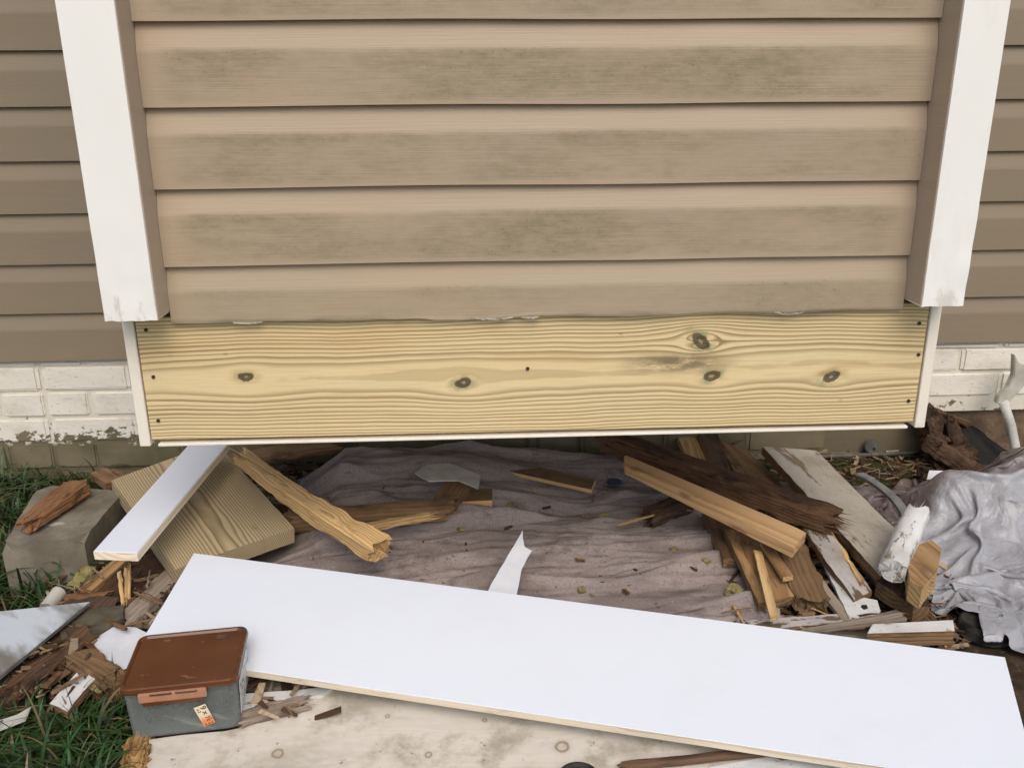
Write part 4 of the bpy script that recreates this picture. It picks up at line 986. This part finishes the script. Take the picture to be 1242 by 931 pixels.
# ------------------------------------------------------------------ litter and grass (uncountable)
def attr_mesh(name, V, F, C, mt):
    me = bpy.data.meshes.new(name); me.from_pydata(V, [], F); me.update()
    ca = me.color_attributes.new('tint', 'FLOAT_COLOR', 'POINT')
    ca.data.foreach_set('color', [q for c in C for q in (c[0], c[1], c[2], 1)])
    return link(name, me, mt)
V = []; F = []; Cc = []; rg = random.Random(21)
pal = [(.16, .09, .05), (.10, .055, .03), (.24, .15, .08), (.07, .045, .03), (.30, .21, .12), (.13, .06, .035), (.20, .17, .13), (.42, .33, .22)]
def chip(p, L, wd, th, tint, flat=.35):
    a = rg.uniform(0, 6.28); d = Vector((math.cos(a), math.sin(a), rg.uniform(-flat, flat))).normalized(); s_ = d.cross(Vector((rg.uniform(-.4, .4), rg.uniform(-.4, .4), 1))).normalized(); n = s_.cross(d)
    b0 = len(V)
    for t, ww in ((-.5, rg.uniform(.2, 1)), (.5, rg.uniform(.1, 1))):
        for sw, sn in ((-1, -1), (1, -1), (1, 1), (-1, 1)):
            V.append(tuple(p + d*(t*L) + s_*(sw*wd/2*ww) + n*(sn*th/2))); Cc.append(tint)
    for q in ((0, 1, 2, 3), (7, 6, 5, 4), (0, 4, 5, 1), (1, 5, 6, 2), (2, 6, 7, 3), (3, 7, 4, 0)): F.append(tuple(b0+i for i in q))
zones = [(60, 230, 680, 800, 500, .04), (-20, 110, 760, 850, 260, .055), (60, 230, 680, 860, 1300, .0), (-40, 140, 740, 900, 700, 0), (840, 1170, 600, 790, 2200, 0), (980, 1130, 550, 620, 500, 0), (1100, 1260, 560, 620, 250, 0), (250, 420, 540, 660, 600, .02), (700, 960, 525, 640, 500, .01), (290, 400, 820, 880, 45, .03), (880, 1000, 700, 770, 500, .01)]
for (a, b_, c_, d_, n, zz) in zones:
    for i in range(n):
        p = P(rg.uniform(a, b_), rg.uniform(c_, d_), zz); p.z = ground_z(p.x, p.y) + rg.random()**2*.02 + zz + .003
        L = .006 + .055*rg.random()**3
        t = rg.choice(pal); k = rg.uniform(.6, 1.25)
        chip(p, L, L*rg.uniform(.12, .5), rg.uniform(.001, .003), tuple(q*k for q in t))
for i in range(480):
    a = rg.uniform(330, 905); b_ = rg.uniform(560, 750); p = P(a, b_, .03)
    p = P(a, b_, on_cloth(p)); p.z = on_cloth(p) + .0012
    if noise.noise(Vector((p.x*5, p.y*5, 9))) < .02 and rg.random() < .8: continue
    L = .002 + .014*rg.random()**4; t = rg.choice(pal); k = rg.uniform(.4, 1.1)
    chip(p, L, L*rg.uniform(.25, .7), rg.uniform(.0008, .002), tuple(q*k for q in t), .1)
T(attr_mesh('wood_litter', V, F, Cc, M['chips']), 'brown wood splinters and bark bits strewn over the soil', 'litter', kind='stuff')
V = []; F = []; Cc = []; rg = random.Random(31)
def blade(p, L, wd, az, lean, tint):
    d = Vector((math.cos(az), math.sin(az), 0)); s_ = Vector((-d.y, d.x, 0)); n = 6; b0 = len(V)
    for i in range(n+1):
        t = i/n; q = p + d*(L*lean*t**1.7) + Vector((0, 0, L*(t*(1.15-.55*lean*t)) - L*lean*.35*t**3))
        q.z = max(q.z, .004); ww = wd*(1-t**1.8)*.5 + .0002
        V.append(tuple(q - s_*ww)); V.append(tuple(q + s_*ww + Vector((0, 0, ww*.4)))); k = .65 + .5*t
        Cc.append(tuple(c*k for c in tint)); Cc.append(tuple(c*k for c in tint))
    for i in range(n): F.append((b0+2*i, b0+2*i+1, b0+2*i+3, b0+2*i+2))
def tint():
    g = rg.random()
    if g < .10: return (.15, .12, .055)
    return (.018 + .026*rg.random(), .038 + .048*rg.random(), .010 + .008*rg.random())
for (a, b_, c_, d_, n, l0, l1) in [(-50, 125, 560, 600, 520, .05, .13), (-60, 40, 590, 660, 420, .07, .16), (-50, 75, 685, 740, 420, .08, .18), (-60, 130, 880, 990, 900, .06, .15), (60, 150, 850, 920, 330, .05, .12), (1010, 1130, 556, 590, 130, .012, .03)]:
    for i in range(n):
        p = P(rg.uniform(a, b_), rg.uniform(c_, d_), 0); p.z = ground_z(p.x, p.y) - .004
        if p.y > YM - .02: continue
        blade(p, rg.uniform(l0, l1)*rg.uniform(.6, 1.1), rg.uniform(.002, .008), rg.uniform(0, 6.28), rg.uniform(.35, 1.15), tint())
for i in range(60):
    p = P(rg.uniform(-70, 45), rg.uniform(895, 965), 0); p.z = ground_z(p.x, p.y)
    blade(p, rg.uniform(.09, .16), rg.uniform(.004, .007), rg.uniform(-.5, .6), rg.uniform(.8, 1.2), tint())
for i in range(26000):                     # the lawn behind the photographer, as far as it matters
    p = Vector((rg.uniform(-3, 3), rg.uniform(-3.2, -1.0), 0))
    if i % 8: continue
    blade(p, rg.uniform(.04, .09), .005, rg.uniform(0, 6.28), rg.uniform(.2, .8), tint())
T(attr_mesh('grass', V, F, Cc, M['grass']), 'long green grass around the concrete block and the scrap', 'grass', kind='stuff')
